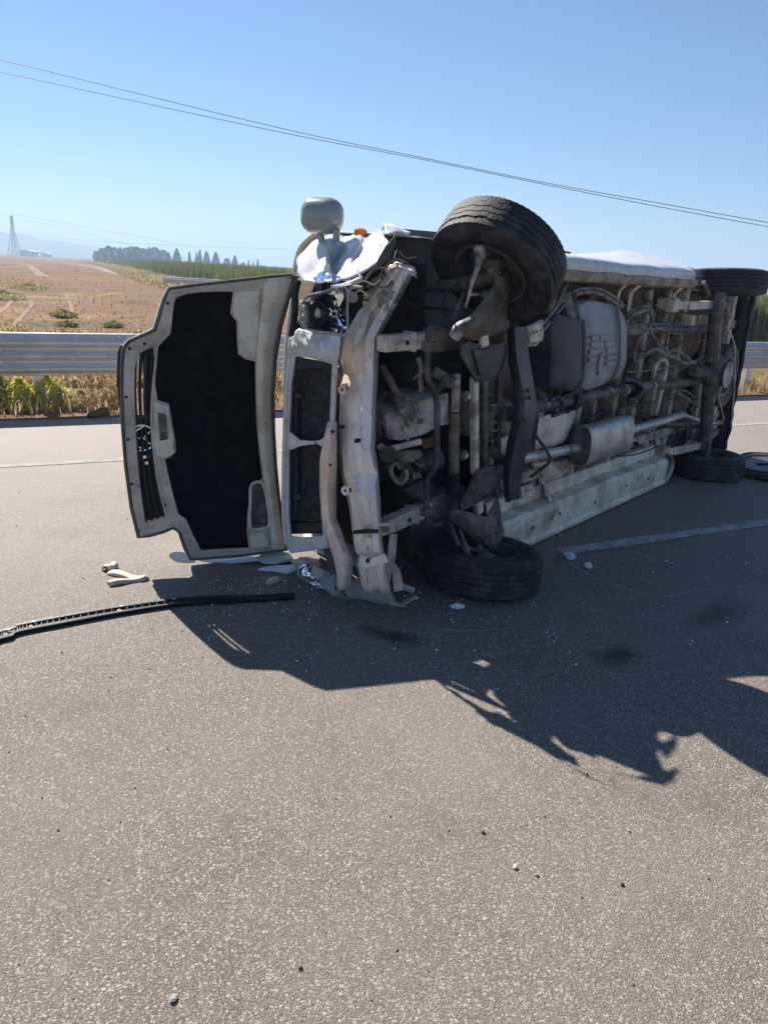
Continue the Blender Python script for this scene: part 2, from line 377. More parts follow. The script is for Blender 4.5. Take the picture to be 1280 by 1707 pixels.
# ---------------------------------------------------------------- ground, road
RA = rad(27.6); RD = V(math.cos(RA), math.sin(RA), 0); RN = V(-math.sin(RA), math.cos(RA), 0)
def rw(u, n, z=0.): return RD*u + RN*n + V(0, 0, z)

def strip(name, m, quads, kind='structure', parent=None):
    b = MB(); b.add([p for q in quads for p in q], [tuple(range(i*4, i*4+4)) for i in range(len(quads))])
    o = b.build(name, m, parent, smooth=False)
    if kind: o['kind'] = kind
    return o

# one sheet to the horizon, gently uneven near by
def make_ground():
    xs = sorted(set([-5500, -3000, -1200, -600, -300, -150, -80] + list(range(-60, 81, 4)) + [110, 150, 300, 600, 1200, 3000, 5500]))
    ys = sorted(set([-5500, -2000, -500, -100, -30] + list(range(-10, 121, 4)) + [150, 200, 300, 450, 700, 1200, 2500, 5500]))
    def z(x, y):
        n = x*RN.x + y*RN.y
        e = min(max((n-13)/8, 0), 1)*min(max((400-math.hypot(x, y))/250, 0), 1)
        return -.03
    b = MB(); b.grid([[(x, y, z(x, y)) for x in xs] for y in ys])
    o = b.build('ground', 'soil', None); o['kind'] = 'structure'
make_ground()
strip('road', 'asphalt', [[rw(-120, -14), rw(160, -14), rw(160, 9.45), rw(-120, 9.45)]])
# gravelly verge between the asphalt and the rail: ragged edge, a little higher than the ground
def make_verge():
    rows = []
    for i in range(0, 700):
        u = -10 + i*.06
        j = .05*noise.noise(V(u*2.2, 0, 0)) + .04*noise.noise(V(u*9, 5, 0))
        rows.append([rw(u, 9.40+j, .004), rw(u, 9.47+j, .010), rw(u, 9.9+j, .012), rw(u, 10.9, -.015), rw(u, 11.6, -.06)])
    b = MB(); b.grid(rows); o = b.build('verge', 'soil'); o['kind'] = 'structure'
make_verge()

def paint_line(name, m, u0, u1, n0, wdt, seed):
    rows = []; k = int((u1-u0)/.05)
    for i in range(k+1):
        u = u0 + (u1-u0)*i/k
        a = .012*noise.noise(V(u*7, seed, 0)); c = .012*noise.noise(V(u*7, seed+9, 0))
        rows.append([rw(u, n0-wdt/2+a, .004), rw(u, n0+wdt/2+c, .004)])
    b = MB(); b.grid(rows); o = b.build(name, m, None, smooth=False); o['kind'] = 'structure'
paint_line('road_edge_line', 'worn_paint', -20, 40, 7.29, .11, 1)
paint_line('road_lane_line', 'road_paint', 3.42, 7.6, 3.89, .125, 4)

# ---------------------------------------------------------------- guard rail
def make_rail():
    root = empty('guardrail', rw(0, 9.9), RA)
    tag(root, 'galvanised steel crash barrier with three ridges running along the far road edge', 'guardrail')
    prof = [(.012, .430), (0, .436), (0, .452), (-.074, .490), (-.084, .508), (-.074, .526), (0, .572), (0, .598), (-.074, .638), (-.084, .656), (-.074, .674), (0, .722), (0, .748), (-.074, .790), (-.084, .808), (-.074, .828), (0, .880), (0, .905), (.012, .918)]
    first = None; L_ = 3.86
    for i in range(-3, 9):
        u0 = 1.39 + i*L_
        if first is None:
            b = MB(); rows = []
            for x in (0, .02, L_*.25, L_*.5, L_*.75, L_+.22, L_+.24):
                rows.append([(x, y + (.004 if x < .1 else 0), z) for y, z in prof])
            b.grid(rows)
            o = b.build('rail_panel', 'galvanised', root, solid=.004, angle=60); first = o
        else:
            o = first.copy(); C.objects.link(o); o.parent = root
        o.location = (u0, -.006*(i % 2), 0)
        if 0 <= i <= 3 or i == -1:
            for z in (.452, .585, .735, .885):
                for dx in (.06, .16):
                    q = MB().cyl((u0+dx, -.004, z), (u0+dx, -.022, z), .013, 8).build('bolt', 'galvanised', root)
    # posts: rolled channel sections, each with a spacer behind the rail
    pb = MB(); pb.grid([[(-.05, .17, z), (-.06, .20, z), (-.06, .10, z), (.06, .10, z), (.06, .20, z), (.05, .17, z)] for z in (-.5, .85)])
    sp = MB().box((0, .055, .66), (.10, .09, .36))
    f = None
    for i in range(6, 22):
        u = 12.83 + (i-12)*4.1
        if f is None:
            p = pb.build('post', 'galvanised', root, smooth=False, solid=.006); s_ = sp.build('spacer', 'galvanised', p, smooth=False, bevel=.008); f = (p, s_)
        else:
            p = f[0].copy(); C.objects.link(p); p.parent = root; s_ = f[1].copy(); C.objects.link(s_); s_.parent = p
        p.location = (u, 0, 0)
    # white ovals by the left splice, coloured as background light through its slots
    for z in (.592, .742):
        a = [(.02 + .028*math.cos(t)+ (.02 if math.cos(t) > 0 else -.02), -.086, z + .014*math.sin(t)) for t in np.linspace(0, 2*math.pi, 14, endpoint=False)]
        MB().plate(a, .004).build('bright_piece', 'white_scrap', root).location = (.09, -.006, 0)
make_rail()

# ---------------------------------------------------------------- far land
def ribbon(name, m, pts, wdt, z=.012, seed=0):
    pts = [(p[0], p[1], -.03) for p in pts]
    P = [V(p) for p in cr(pts, 8)]; rows = []
    for i, p in enumerate(P):
        t = (P[min(i+1, len(P)-1)]-P[max(i-1, 0)]); t.z = 0; t.normalize(); s_ = V(-t.y, t.x, 0)
        w0 = wdt*(1+.35*noise.noise(V(i*.7, seed, 0)))
        rows.append([tuple(p + s_*w0*k + V(0, 0, z)) for k in (-.5, 0, .5)])
    b = MB(); b.grid(rows); o = b.build(name, m); o['kind'] = 'structure'; return o
ribbon('dirt_path', 'path_dirt', [(-133.87,305.813,0),(-67.601,176.972,-0),(-36.661,102.923,0),(-24.017,71.895,-0),(-17.31,54.849,0),(-12.76,42.626,-0),(-9.341,33.535,0)], 1.6, .012)
ribbon('dirt_path', 'path_dirt', [(-121.858,280.742,0),(-56.08,148.217,-0),(-30.334,86.022,0),(-19.902,59.941,0),(-15.738,48.909,0),(-10.87,36.281,0),(-7.848,28.939,0)], .9, .02, 3)
ribbon('dirt_path', 'path_dirt', [(-68.788,150.05,-0),(-40.078,89.337,0),(-31.978,72.434,0),(-30.149,69.461,0)], .9, .012, 5)
ribbon('dirt_path', 'path_dirt', [(-17.012,40.99,0),(-13.499,32.887,0),(-11.303,27.694,0),(-10.44,25.271,0)], .13, .012, 6)
ribbon('dirt_path', 'path_dirt', [(-16.917,42.636,-0),(-12.953,33.022,-0),(-10.597,27.609,0),(-9.071,23.22,0)], .15, .012, 7)
ribbon('dirt_path', 'path_dirt', [(-14.804,32.246,0),(-13.378,29.157,0),(-10.642,22.338,0),(-9.349,19.144,0)], .14, .012, 8)
ribbon('dirt_path', 'path_dirt', [(-15.238,31.519,0),(-13.323,27.084,0),(-11.968,23.626,0)], .16, .012, 9)

# far mountains, faded by the air
def make_hills():
    for seed, x0, x1, y, hmax, prof in ((1, -1150, 60, 1120, 50, ((0, .25), (.18, .62), (.27, 1), (.36, .86), (.5, .5), (.7, .2), (1, .05))),
                                        (5, 100, 1250, 1150, 54, ((0, .12), (.15, .75), (.22, .9), (.3, .8), (.42, .7), (.6, .55), (.8, .5), (1, .4)))):
        k = 90; rows = []
        for j, t in enumerate((0, .25, .5, .75, 1)):
            r = []
            for i in range(k+1):
                q = i/k; h = np.interp(q, [p[0] for p in prof], [p[1] for p in prof])*hmax
                h *= 1 + .22*noise.noise(V(q*14, seed, 0)) + .1*noise.noise(V(q*40, seed, 2))
                z = h*(t if t < 1 else 1)*(1+.12*noise.noise(V(q*30, j*2.1, seed)))
                r.append((x0+(x1-x0)*q, y + t*300 + 25*noise.noise(V(q*20, j, seed)), max(z, 0)-4))
            rows.append(r)
        rows.append([(p[0], p[1]+300, -5) for p in rows[-1]])
        b = MB(); b.grid(rows); o = b.build('hills', 'mountain', None, angle=80); o['kind'] = 'structure'
make_hills()

# overhead line close by: two wires
def wire(pts, r, label, group):
    o = MB().tube(pts, r, 5, smooth=6).build('power_line', 'wire'); tag(o, label, 'power line', group); return o
wire([(-35.745,55,14.865),(-26.002,55,13.482),(-16.488,55,11.849),(-6.786,55,10.218),(1.096,55,9.143),(9.079,55,8.053),(17.136,55,7.133),(24.459,55,6.312),(33.485,55,5.377)], .022, 'upper of two thin overhead wires sloping down across the sky', 'overhead wires')
wire([(-35.856,55,14.158),(-26.068,55,12.797),(-16.506,55,11.396),(-6.782,55,10.005),(1.103,55,9.035),(9.091,55,7.944),(17.171,55,6.913),(24.511,55,6.052),(33.56,55,5.076)], .022, 'lower of two thin overhead wires sloping down across the sky', 'overhead wires')

# pylon far off on the left with its conductors
def make_pylon():
    base = V(*[(-294.31,620,0.948)][0]); base.z = -.3
    root = empty('electricity_pylon', base); tag(root, 'lattice steel electricity pylon far off beyond the bare field', 'pylon')
    H_ = 29.; wb, wt = 3.6, .7
    def half(z): return wb + (wt-wb)*min(z/(H_*.72), 1)
    for sx in (-1, 1):
        for sy in (-1, 1):
            MB().tube([(sx*half(z), sy*half(z), z) for z in (0, H_*.36, H_*.72, H_)], .22, 5).build('leg', 'pylon_steel', root)
    zs = [0, 4.6, 8.8, 12.4, 15.5, 18.2, 20.8, 23.5, 26.2, 29]
    for a, c in zip(zs, zs[1:]):
        for sy in (-1, 1):
            for sx in (-1, 1):
                MB().tube([(sx*half(a), sy*half(a), a), (-sx*half(c), sy*half(c), c)], .2, 4).build('brace', 'pylon_steel', root)
    for z, l in ((21.3, 3.0), (24.9, 2.5), (28.3, 2.0)):
        for sx in (-1, 1): MB().tube([(0, 0, z+.8), (sx*l*.4, sx*l, z), (0, 0, z)], .13, 4).build('cross_arm', 'pylon_steel', root)
    return base
pb_ = make_pylon()
for k, pts in enumerate(([(-306.657,600,27.896),(-283.196,600,28.671),(-258.241,600,26.218),(-214.356,600,20.976),(-179.067,600,16.93),(-148.091,600,12.217)], [(-307.042,600,24.156),(-283.498,600,25.35),(-262.843,600,23.913),(-227.839,600,17.786),(-192.648,600,10.776)], [(-308.034,600,14.534),(-284.447,600,14.9),(-241.426,600,13.744),(-183.644,600,13.341),(-116.937,600,14.234),(-63.634,600,15.705)])):
    wire(pts, .09, ('topmost faint wire leaving the far pylon', 'second faint wire leaving the far pylon below the topmost', 'lowest and flattest faint wire crossing behind the far pylon')[k], 'conductors of the far pylon')

# low sheds near the pylon
def shed(px, w_, h_, label):
    r = empty('farm_shed', (px[0], px[1], -.1)); tag(r, label, 'shed', 'far sheds')
    MB().box((0, 0, h_/2), (w_, 9, h_)).build('wall', 'concrete', r, smooth=False)
    MB().plate([(-w_/2-.4, -5, h_), (w_/2+.4, -5, h_), (w_/2+.4, -5, h_+.2), (0, -5, h_+1.1), (-w_/2-.4, -5, h_+.2)], .2).build('gable', 'concrete', r, smooth=False)
    MB().plate([(-w_/2-.5, -5.2, h_+.3), (0, -5.2, h_+1.25), (0, 5, h_+1.25), (-w_/2-.5, 5, h_+.3)], .15).plate([(0, -5.2, h_+1.25), (w_/2+.5, -5.2, h_+.3), (w_/2+.5, 5, h_+.3), (0, 5, h_+1.25)], .15).build('roof', 'galvanised', r, smooth=False)
shed([(-292.142,640,3.329)][0], 11, 3.6, 'low pale shed just right of the far pylon')
shed([(-304.501,700,2.267)][0], 6, 2.6, 'smallest pale shed between the far pylon and the trees')
# concrete block at the edge of the crop, behind the bonnet
def block():
    P = [V(p) for p in [(-16.45,60.35,0),(-15.158,64.731,0)]]; c = (P[0]+P[1])/2; c.z = -.02
    r = empty('water_trough', c); tag(r, 'pale concrete trough in the field showing just above the raised bonnet', 'trough')
    l = (P[1]-P[0]).length
    MB().box((0, 0, .28), (l, 1.0, .5)).build('basin', 'concrete', r, bevel=.03)
    MB().box((0, -.46, .6), (l+.1, .16, .12)).build('rim', 'concrete', r, bevel=.02)
    MB().box((0, .46, .6), (l+.1, .16, .12)).build('rim', 'concrete', r, bevel=.02)
block()

# ---------------------------------------------------------------- the overturned minibus
# local frame: x towards the tail, y towards the roof (away from the underside), z up from the road
van = empty('overturned_minibus', (0.556,4.496,0), 0.89309)
tag(van, 'white minibus lying on its side with its underbody exposed and crushed front', 'minibus')
def part(b, name, m, parent=van, label=None, **k):
    o = b.build(name, m, parent, **k)
    if label: o['label'] = label
    return o

PY = [0, .010, .03, .08, .16, .4, .8, 1.2, 1.6, 1.9, 2.05, 2.13]
PZ = [1.850, 1.905, 1.935, 1.952, 1.958, 1.985, 1.995, 1.985, 1.95, 1.88, 1.76, 1.55]
def ztop(y): return float(np.interp(y, PY, PZ))
def zlow(y): return max(.006, 1.95-ztop(y))
def ymin(s):
    a = 0.0
    if abs(s) < .52: a = max(a, -.1 + math.sqrt(max(.52**2-s*s, 0)))
    if abs(s-4.0) < .74: a = max(a, -.32 + math.sqrt(max(.80**2-(s-4.0)**2, 0)))
    if s < -.35: a = max(a, .42)
    return a
def sfront(y): return -.42 if y < 1.0 else -.42 + (y-1.0)*.78
def make_shell():
    ss = np.concatenate([np.linspace(0, .12, 9), np.linspace(.13, .52, 22), np.linspace(.54, 1, 34)])
    rows_t, rows_l, rows_r = [], [], []
    for q in ss:
        def pt(y, side):
            s0 = sfront(y); s = s0 + q*(5.2-s0)
            z = ztop(y) if side else zlow(y)
            if side:
                z += .010*noise.noise(V(s*1.3, y*2, 4)) + .085*math.exp(-((s-2.95)/.62)**2 - ((y-.48)/.30)**2)
                z -= .02*max(0, noise.noise(V(s*3, y*3, 9)))*(1 if y < .3 else 0)
            return (s, y, z)
        s_at0 = -.42 + q*5.62; y0 = ymin(s_at0)
        ys = [y0 + (2.13-y0)*t for t in (0, .005, .013, .025, .045, .08, .16, .25, .36, .48, .6, .72, .82, .9, .95, .98, 1)]
        rows_t.append([pt(y, 1) for y in ys]); rows_l.append([pt(y, 0) for y in ys])
        s0 = sfront(2.13); s = s0+q*(5.2-s0)
        rows_r.append([(s, 2.13 + .07*math.sin(math.pi*(z-.4)/1.15), z) for z in np.linspace(1.55, .40, 12)])
    part(MB().grid(rows_t), 'upper_side_panel', 'white_paint', label='white body side facing the sky', solid=.008)
    part(MB().grid(rows_l), 'lower_side_panel', 'white_paint', solid=.006)
    part(MB().grid(rows_r), 'roof_panel', 'white_paint', solid=.008)
    # rolled lip along the upper sill and its inner return
    lip = [(s, ymin(s)+.004, 1.862 + .008*noise.noise(V(s*3, 0, 4))) for s in np.linspace(.50, 3.27, 50)]
    part(MB().grid([[(p[0], 0.0, p[2]), (p[0], -.012, 1.845), (p[0], .012, 1.80), (p[0], .12, 1.785), (p[0], .25, 1.78)] for p in lip]), 'sill_return', 'member_dirt', solid=.006)
    # rear doors and their rubber edge
    yy = [.06, .5, 1.0, 1.5, 1.9, 2.05, 2.12]
    ring = [(5.2, y, ztop(y)-.01) for y in yy] + [(5.2, 2.12, .4)] + [(5.2, y, zlow(y)+.01) for y in reversed(yy)]
    door = MB().plate(ring, .03); part(door, 'rear_door', 'white_paint', bevel=.008)
    rb = []
    for i in range(70):
        t = i/69; z = 1.93 - t*1.90
        rb.append((5.19 + .012*noise.noise(V(z*9, 0, 1)), .02 + .022*noise.noise(V(z*8, 2, 0)), z))
    part(MB().tube(rb, [.016, .024, .014, .026, .018, .024, .015], 6), 'rear_bumper_strip', 'black_plastic')
    part(MB().grid(ndisp([[(5.19, .02, z), (5.17, .12, z), (5.15, .24, z)] for z in np.linspace(.05, 1.92, 30)], .02, 5, 3)), 'rear_valance', 'black_plastic', solid=.004)
    # windscreen
    ws = [(-.40, 1.02, .12), (-.40, 1.02, 1.84), (.33, 1.97, 1.72), (.33, 1.97, .22)]
    part(MB().plate(ws, .008), 'windscreen', 'glass_dark', smooth=False)
    for i in range(5):
        s0 = .45 + i*.94
        a = [(s0, 1.08), (s0+.84, 1.08), (s0+.84, 1.66), (s0, 1.66)]
        part(MB().plate([(x, y, ztop(y)+.012) for x, y in a], .006), 'side_window', 'glass_dark', smooth=False)
make_shell()

# ---- floor pan with pressed ribs
def make_floor():
    ss = np.linspace(.36, 5.16, 130); zs = np.linspace(.10, 1.80, 40); rows = []
    for s in ss:
        r = []
        for z in zs:
            q = (s % .42)/.42; rib = .022 if .15 < q < .55 else 0
            q2 = (z % .34)/.34; rib2 = .012 if .2 < q2 < .5 else 0
            tun = .10*math.exp(-((z-.95)/.16)**2)
            r.append((s, .25 - rib*(0 if abs(z-.95) < .2 else 1) + rib2 + tun + .006*noise.noise(V(s*4, z*4, 0)), z))
        rows.append(r)
    part(MB().grid(rows), 'floor_pan', 'floor_dirt', angle=25)
make_floor()
# lower sill: flat underside, lip on the road, groove
def make_sill():
    rows = []
    for s in np.linspace(.36, 3.30, 60):
        e = .004*noise.noise(V(s*5, 1, 1)); up = .02*max(0, 1-abs(s-2.05)/.3)
        rows.append([(s, .05, .015), (s, -.004+e, .022), (s, -.012+e, .05), (s, 0+e, .062), (s, .004+e, .075), (s, -.002+e, .09), (s, -.004+e, .235+up), (s, .02, .262+up), (s, .13, .275+up), (s, .15, .36), (s, .25, .38)])
    part(MB().grid(rows), 'lower_sill', 'underbody', label='dusty cream sill resting on the road', solid=.005, angle=30)
    part(MB().tube([(s, .03, .016) for s in np.linspace(.36, 3.3, 12)], .016, 8), 'sill_seam', 'rail_paint')
    for s, z in ((.75, .15), (1.15, .17), (1.75, .14), (2.35, .17), (2.85, .15)):
        part(MB().cyl((s, -.003, z), (s, -.0085, z), .014, 10), 'drain_plug', 'black_plastic')
make_sill()
# ---- longitudinal rails and cross members on the floor
def hat(b, p0, p1, w_, h_): return b.beam(p0, p1, h_, w_)
for z in (.47, 1.45):
    part(MB().box((2.75, .19, z), (4.75, .12, .085)), 'frame_rail', 'member_dirt', bevel=.012)
for s in (1.02, 1.62, 2.30, 2.72, 3.15, 3.62, 4.45, 4.95):
    part(MB().box((s, .205, .96), (.085, .085, 1.62)), 'cross_member', 'member_dirt', bevel=.012)
for s in (1.33, 1.98, 3.38):
    part(MB().box((s, .222, .96), (.04, .05, 1.55)), 'cross_rib', 'member_dirt', bevel=.01)
# outriggers and struts at the upper sill
def strap(b, pts, w_, t=.006, face=(0, -1, 0)):
    """flat strip along pts, w_ wide, t thick, roughly facing the given way"""
    P = [V(p) for p in pts]; f = V(face); rows = []
    for i, p in enumerate(P):
        d = (P[min(i+1, len(P)-1)]-P[max(i-1, 0)]).normalized(); s_ = d.cross(f).normalized(); nn = s_.cross(d).normalized()
        rows.append([p-s_*w_/2+nn*t/2, p+s_*w_/2+nn*t/2, p+s_*w_/2-nn*t/2, p-s_*w_/2-nn*t/2])
    k = len(rows); b.grid(rows, closed=True)
    o = len(b.v)-4*k; b.f += [(o+3, o+2, o+1, o), (o+4*k-4, o+4*k-3, o+4*k-2, o+4*k-1)]; return b
for pts in ([(1.944,0.03,1.839),(1.91,0.1,1.744),(2.027,0.16,1.645),(2.144,0.2,1.537)], [(2.201,0.03,1.833),(2.128,0.1,1.734),(2.258,0.16,1.609),(2.405,0.2,1.463)], [(2.861,0.03,1.836),(2.954,0.1,1.747),(3.158,0.16,1.624)], [(3.109,0.03,1.832),(3.048,0.1,1.728),(3.187,0.16,1.624)]):
    part(strap(MB(), pts, .055, .012), 'sill_strut', 'underbody', bevel=.003)
for pts in ([(1.135,0.16,0.394),(1.117,0.1,0.309),(1.077,0.02,0.231)], [(2.575,0.2,0.303),(2.414,0.1,0.214),(2.357,0,0.139)], [(3.119,0.18,0.676),(3.258,0.17,0.522),(3.419,0.17,0.386),(3.534,0.16,0.272)], [(3.331,0.16,0.207),(3.211,0.08,0.143),(3.064,0,0.137)], [(3.583,0.16,0.157),(3.353,0.02,0.149)]):
    part(strap(MB(), pts, .06, .012), 'sill_bracket', 'rail_paint', bevel=.003)

# ---- wheels
def tyre_mesh(R=.35, w_=.225, ri=.195):
    h = w_/2
    prof = [(ri, -h*.62), (ri+.018, -h*.80), (ri+.05, -h*.94), (R-.085, -h*1.0), (R-.05, -h*.985), (R-.028, -h*.94), (R-.012, -h*.86)]
    for a, b_ in ((-.84, -.52), (-.46, -.20), (-.14, .14), (.20, .46), (.52, .84)):
        prof += [(R-.004 if abs(a+b_) > 1 else R, h*a), (R-.003 if abs(a+b_) > 1 else R, h*b_)]
        if b_ < .8: prof += [(R-.011, h*(b_+.012)), (R-.011, h*(b_+.048))]
    prof += [(R-.012, h*.86), (R-.028, h*.94), (R-.05, h*.985), (R-.085, h), (ri+.05, h*.94), (ri+.018, h*.80), (ri, h*.62), (ri-.012, h*.4), (ri-.012, -h*.4)]
    def mod(i, j, r, z):
        if r > R-.013 and abs(z) > h*.5 and i % 2 == 0: r -= .0035
        if r > R-.012: z += .0035*(1 if (i//3) % 2 else -1)*(abs(z) < h*.5)
        return r, z
    return MB().lathe(prof, 132, mod=mod)
def make_wheel(name_label=None, loc=(0, 0, 0), rot=(0, 0, 0), sq=1.0):
    w_ = empty('wheel', loc, 0, van); w_.rotation_euler = rot
    if name_label: w_['label'] = name_label
    o = tyre_mesh().build('tyre', 'tread_rubber', w_, angle=30)
    # steel rim: inner barrel (towards -z, the vehicle side), disc near +z
    prof = [(.205, -.085), (.198, -.10), (.190, -.098), (.185, -.06), (.175, -.02), (.17, .03), (.165, .045), (.13, .05), (.10, .035), (.06, .03), (.03, .03)]
    rim = MB().lathe(prof, 48, closed=False); rim.build('rim', 'rim_steel', w_, solid=.006)
    MB().lathe([(.148, -.035), (.152, -.03), (.152, -.018), (.06, -.018), (.06, -.06), (.03, -.075), (.005, -.075), (.005, -.06), (.05, -.05), (.05, -.035)], 40, closed=False).build('brake_disc', 'dusty_steel', w_)
    for k in range(5):
        a = k*2*math.pi/5; MB().cyl((.08*math.cos(a), .08*math.sin(a), .028), (.08*math.cos(a), .08*math.sin(a), .055), .012, 6).build('wheel_nut', 'rim_steel', w_)
    return w_
uw = make_wheel('front wheel sticking up in the air, turned on full lock', [(-0.102,-0.06,1.869)][0], (0, rad(44), 0)); uw.scale = (1.03, 1.03, 1.0)
lw = make_wheel('front wheel lying flat on the road', (-.03, -.115, .118), (math.pi, 0, 0)); lw.rotation_euler = (math.pi, rad(3), 0)
ru = make_wheel('rear wheel up in the air behind the sill', [(4.008,-0.02,1.862)][0], (rad(-3), rad(2), 0))
rl = make_wheel('rear wheel flat on the road', (4.10, -.10, .118), (math.pi, 0, 0))
for w_ in (ru, rl): w_.scale = (1.06, 1.06, 1.0)

# ---- wheel housings and the dark engine bay behind everything
part(MB().plate([(-0.338,0.5,2.022),(0.056,0.5,2.03),(1.711,0.44,2.004),(1.735,0.36,1.394),(1.062,0.4,1.366),(-0.086,0.44,1.413),(-0.187,0.5,1.569),(-0.315,0.52,1.799)], .01), 'wheel_housing', 'liner_grey')
part(strap(MB(), [(-0.3,0.47,1.898),(-0.166,0.45,1.741),(-0.137,0.42,1.642),(-0.105,0.38,1.509),(-0.094,0.34,1.457)], .05, .02), 'housing_rib', 'liner_grey', bevel=.004)
part(MB().plate([(-0.389,0.4,0.397),(0.936,0.36,0.156),(0.996,0.34,-0.112),(0.11,0.36,-0.139),(-0.289,0.4,-0.102)], .01), 'wheel_housing', 'liner_grey')
part(MB().plate([(-0.562,0.5,1.441),(-0.358,0.5,1.503),(1.055,0.5,1.416),(1.355,0.5,1.216),(1.608,0.5,0.038),(1.331,0.5,-0.007),(-0.196,0.5,0.233),(-0.494,0.5,0.376)], .01), 'bay_panel', 'bay_black')
part(MB().plate([(-.36, .22, .12), (-.36, 1.0, .12), (-.36, 1.0, 1.84), (-.36, .22, 1.84)], .01), 'firewall', 'bay_black')
part(MB().box((-.36, .55, .95), (.45, .36, .70)), 'engine_block', 'bay_black', bevel=.03)
for z in (1.85, .07):
    part(MB().box((4.0, .42, z-.09 if z > 1 else z+.09), (1.3, .02, .2)), 'rear_wheel_arch', 'bay_black')

# ---- front chassis legs
for a, c, w_, nm in ([(-0.742,0.2,1.432),(-0.448,0.12,1.452)] + [.085, 'chassis_leg'], [(-0.681,0.16,0.435),(-0.326,0.12,0.488)] + [.085, 'chassis_leg']):
    o = part(MB().beam(a, c, .085, w_), nm, 'rail_paint', bevel=.012)
    d = (V(c)-V(a)); m_ = V(a)+d*.62
    part(MB().beam(m_-d*.04, m_+d*.04, .105, w_+.02), 'leg_collar', 'rail_paint', bevel=.012)
    e = V(a)+d*.42 + V(0, -.044, 0); part(MB().cyl(e, e+V(0, -.006, 0), .013, 12), 'leg_hole', 'bay_black')
    part(MB().beam(V(c)-d*.02, V(c)+d*.75, .10, .13), 'subframe_mount', 'dusty_steel', bevel=.012)
part(MB().tube([(-0.803,0.03,0.508),(-0.98,0.03,0.537),(-1.012,0.03,0.522),(-0.986,0.03,0.486),(-0.784,0.05,0.448)], .010, 8, smooth=4), 'tow_eye', 'rail_paint')

# ---- anti-roll bar and its clamps
part(MB().tube([(-0.438,-0.02,1.557),(-0.513,-0.01,1.536),(-0.609,-0.02,1.53),(-0.631,-0.02,1.5),(-0.628,-0.02,1.429),(-0.611,-0.02,1.275),(-0.556,-0.02,1.209),(-0.514,-0.02,1.136),(-0.503,-0.02,1.044),(-0.474,-0.02,0.809),(-0.503,-0.02,0.766),(-0.552,-0.02,0.72),(-0.546,-0.02,0.617),(-0.527,-0.02,0.495),(-0.487,-0.02,0.444),(-0.394,-0.02,0.434)], .0165, 10, smooth=6), 'anti_roll_bar', 'dark_steel')
for x, y in ((714, 577), (711, 852)):
    part(MB().box([(-2.69,-0.02,2.433)][0] if 0 else [(-0.631,-0.025,1.438)][0] if y == 577 else [(-0.544,-0.025,0.542)][0], (.075, .045, .05)), 'bar_clamp', 'dusty_steel', bevel=.008)
# ---- oil pan
pan = [(-0.594,0.277,1.034),(-0.549,0.194,1.089),(-0.513,0.093,1.136),(-0.357,0.02,1.172),(-0.328,0.02,0.995),(-0.425,0.02,0.996),(-0.47,0.093,0.939),(-0.52,0.207,0.895),(-0.562,0.277,0.902)]
b = MB().plate(pan, .02, off=0)
part(b, 'oil_pan_lid', 'cast_alloy', bevel=.008)
c_ = sum((V(p) for p in pan), V(0, 0, 0))/len(pan)
b = MB().grid([[tuple(V(p)) for p in pan], [tuple(c_+(V(p)-c_)*1.06+V(.01, .10, 0)) for p in pan], [tuple(c_+(V(p)-c_)*1.1+V(.01, .26, 0)) for p in pan]], closed=True)
part(b, 'oil_pan', 'cast_alloy', label='oily aluminium oil pan of the engine')
for k in range(5):
    p = V(pan[2]).lerp(V(pan[7]), .15+.17*k); part(MB().beam(p+V(-.03, -.012, .04), p+V(.03, -.012, -.04), .012, .012), 'pan_rib', 'cast_alloy')
part(MB().cyl(*[(-0.514,0.083,1.023),(-0.548,0.058,1.03)], .02, 6), 'drain_bolt', 'dusty_steel')
# ---- steering rack with rubber boots
part(MB().tube([(-0.326,0,1.28),(-0.317,0,1.171),(-0.314,0,1.068)], .026, 12), 'rack_housing', 'cast_alloy')
part(MB().tube([(-0.313,0,1.061),(-0.294,0,0.882),(-0.271,0,0.71)], .031, 12), 'rack_tube', 'dusty_steel')
def boot(a, c, r, n=7):
    a, c = V(a), V(c); pts, rr = [], []
    for i in range(n*2+1):
        pts.append(a.lerp(c, i/(n*2))); rr.append(r*(1.15 if i % 2 else .9))
    return MB().tube(pts, rr, 14)
part(boot(*[(-0.276,0,0.704),(-0.278,0,0.583)], .036), 'rack_boot', 'black_plastic')
part(boot(*[(-0.346,0,1.343),(-0.334,0,1.294)], .034, 4), 'rack_boot', 'black_plastic')
part(MB().beam(*[(-0.457,0.06,1.294),(-0.36,0,1.234)], .03, .055), 'rack_arm', 'dusty_steel', bevel=.008)
for p in ([(-0.409,-0.03,1.241)], [(-0.24,-0.01,1.15)], [(-0.215,-0.01,0.81)]):
    q = V(p[0]); part(MB().cyl(q+V(0, .05, 0), q+V(0, -.02, 0), .032, 14), 'rack_bush', 'dusty_steel', bevel=.004)
    part(MB().cyl(q+V(0, -.02, 0), q+V(0, -.034, 0), .016, 6), 'bolt', 'muffler_metal')
# ---- subframe cross bars
part(MB().beam(*[(-0.174,-0.02,1.253),(-0.078,-0.02,0.675)], .04, .045, up=(1, 0, 0)), 'subframe_bar', 'rail_paint', bevel=.006)
part(MB().beam(*[(0.052,0.06,1.239),(0.154,0.06,0.621)], .04, .05, up=(1, 0, 0)), 'subframe_bar', 'dusty_steel', bevel=.006)
part(MB().beam(*[(0.278,0.1,1.311),(0.375,0.1,0.616)], .03, .05, up=(1, 0, 0)), 'subframe_bar', 'dark_steel', bevel=.006)
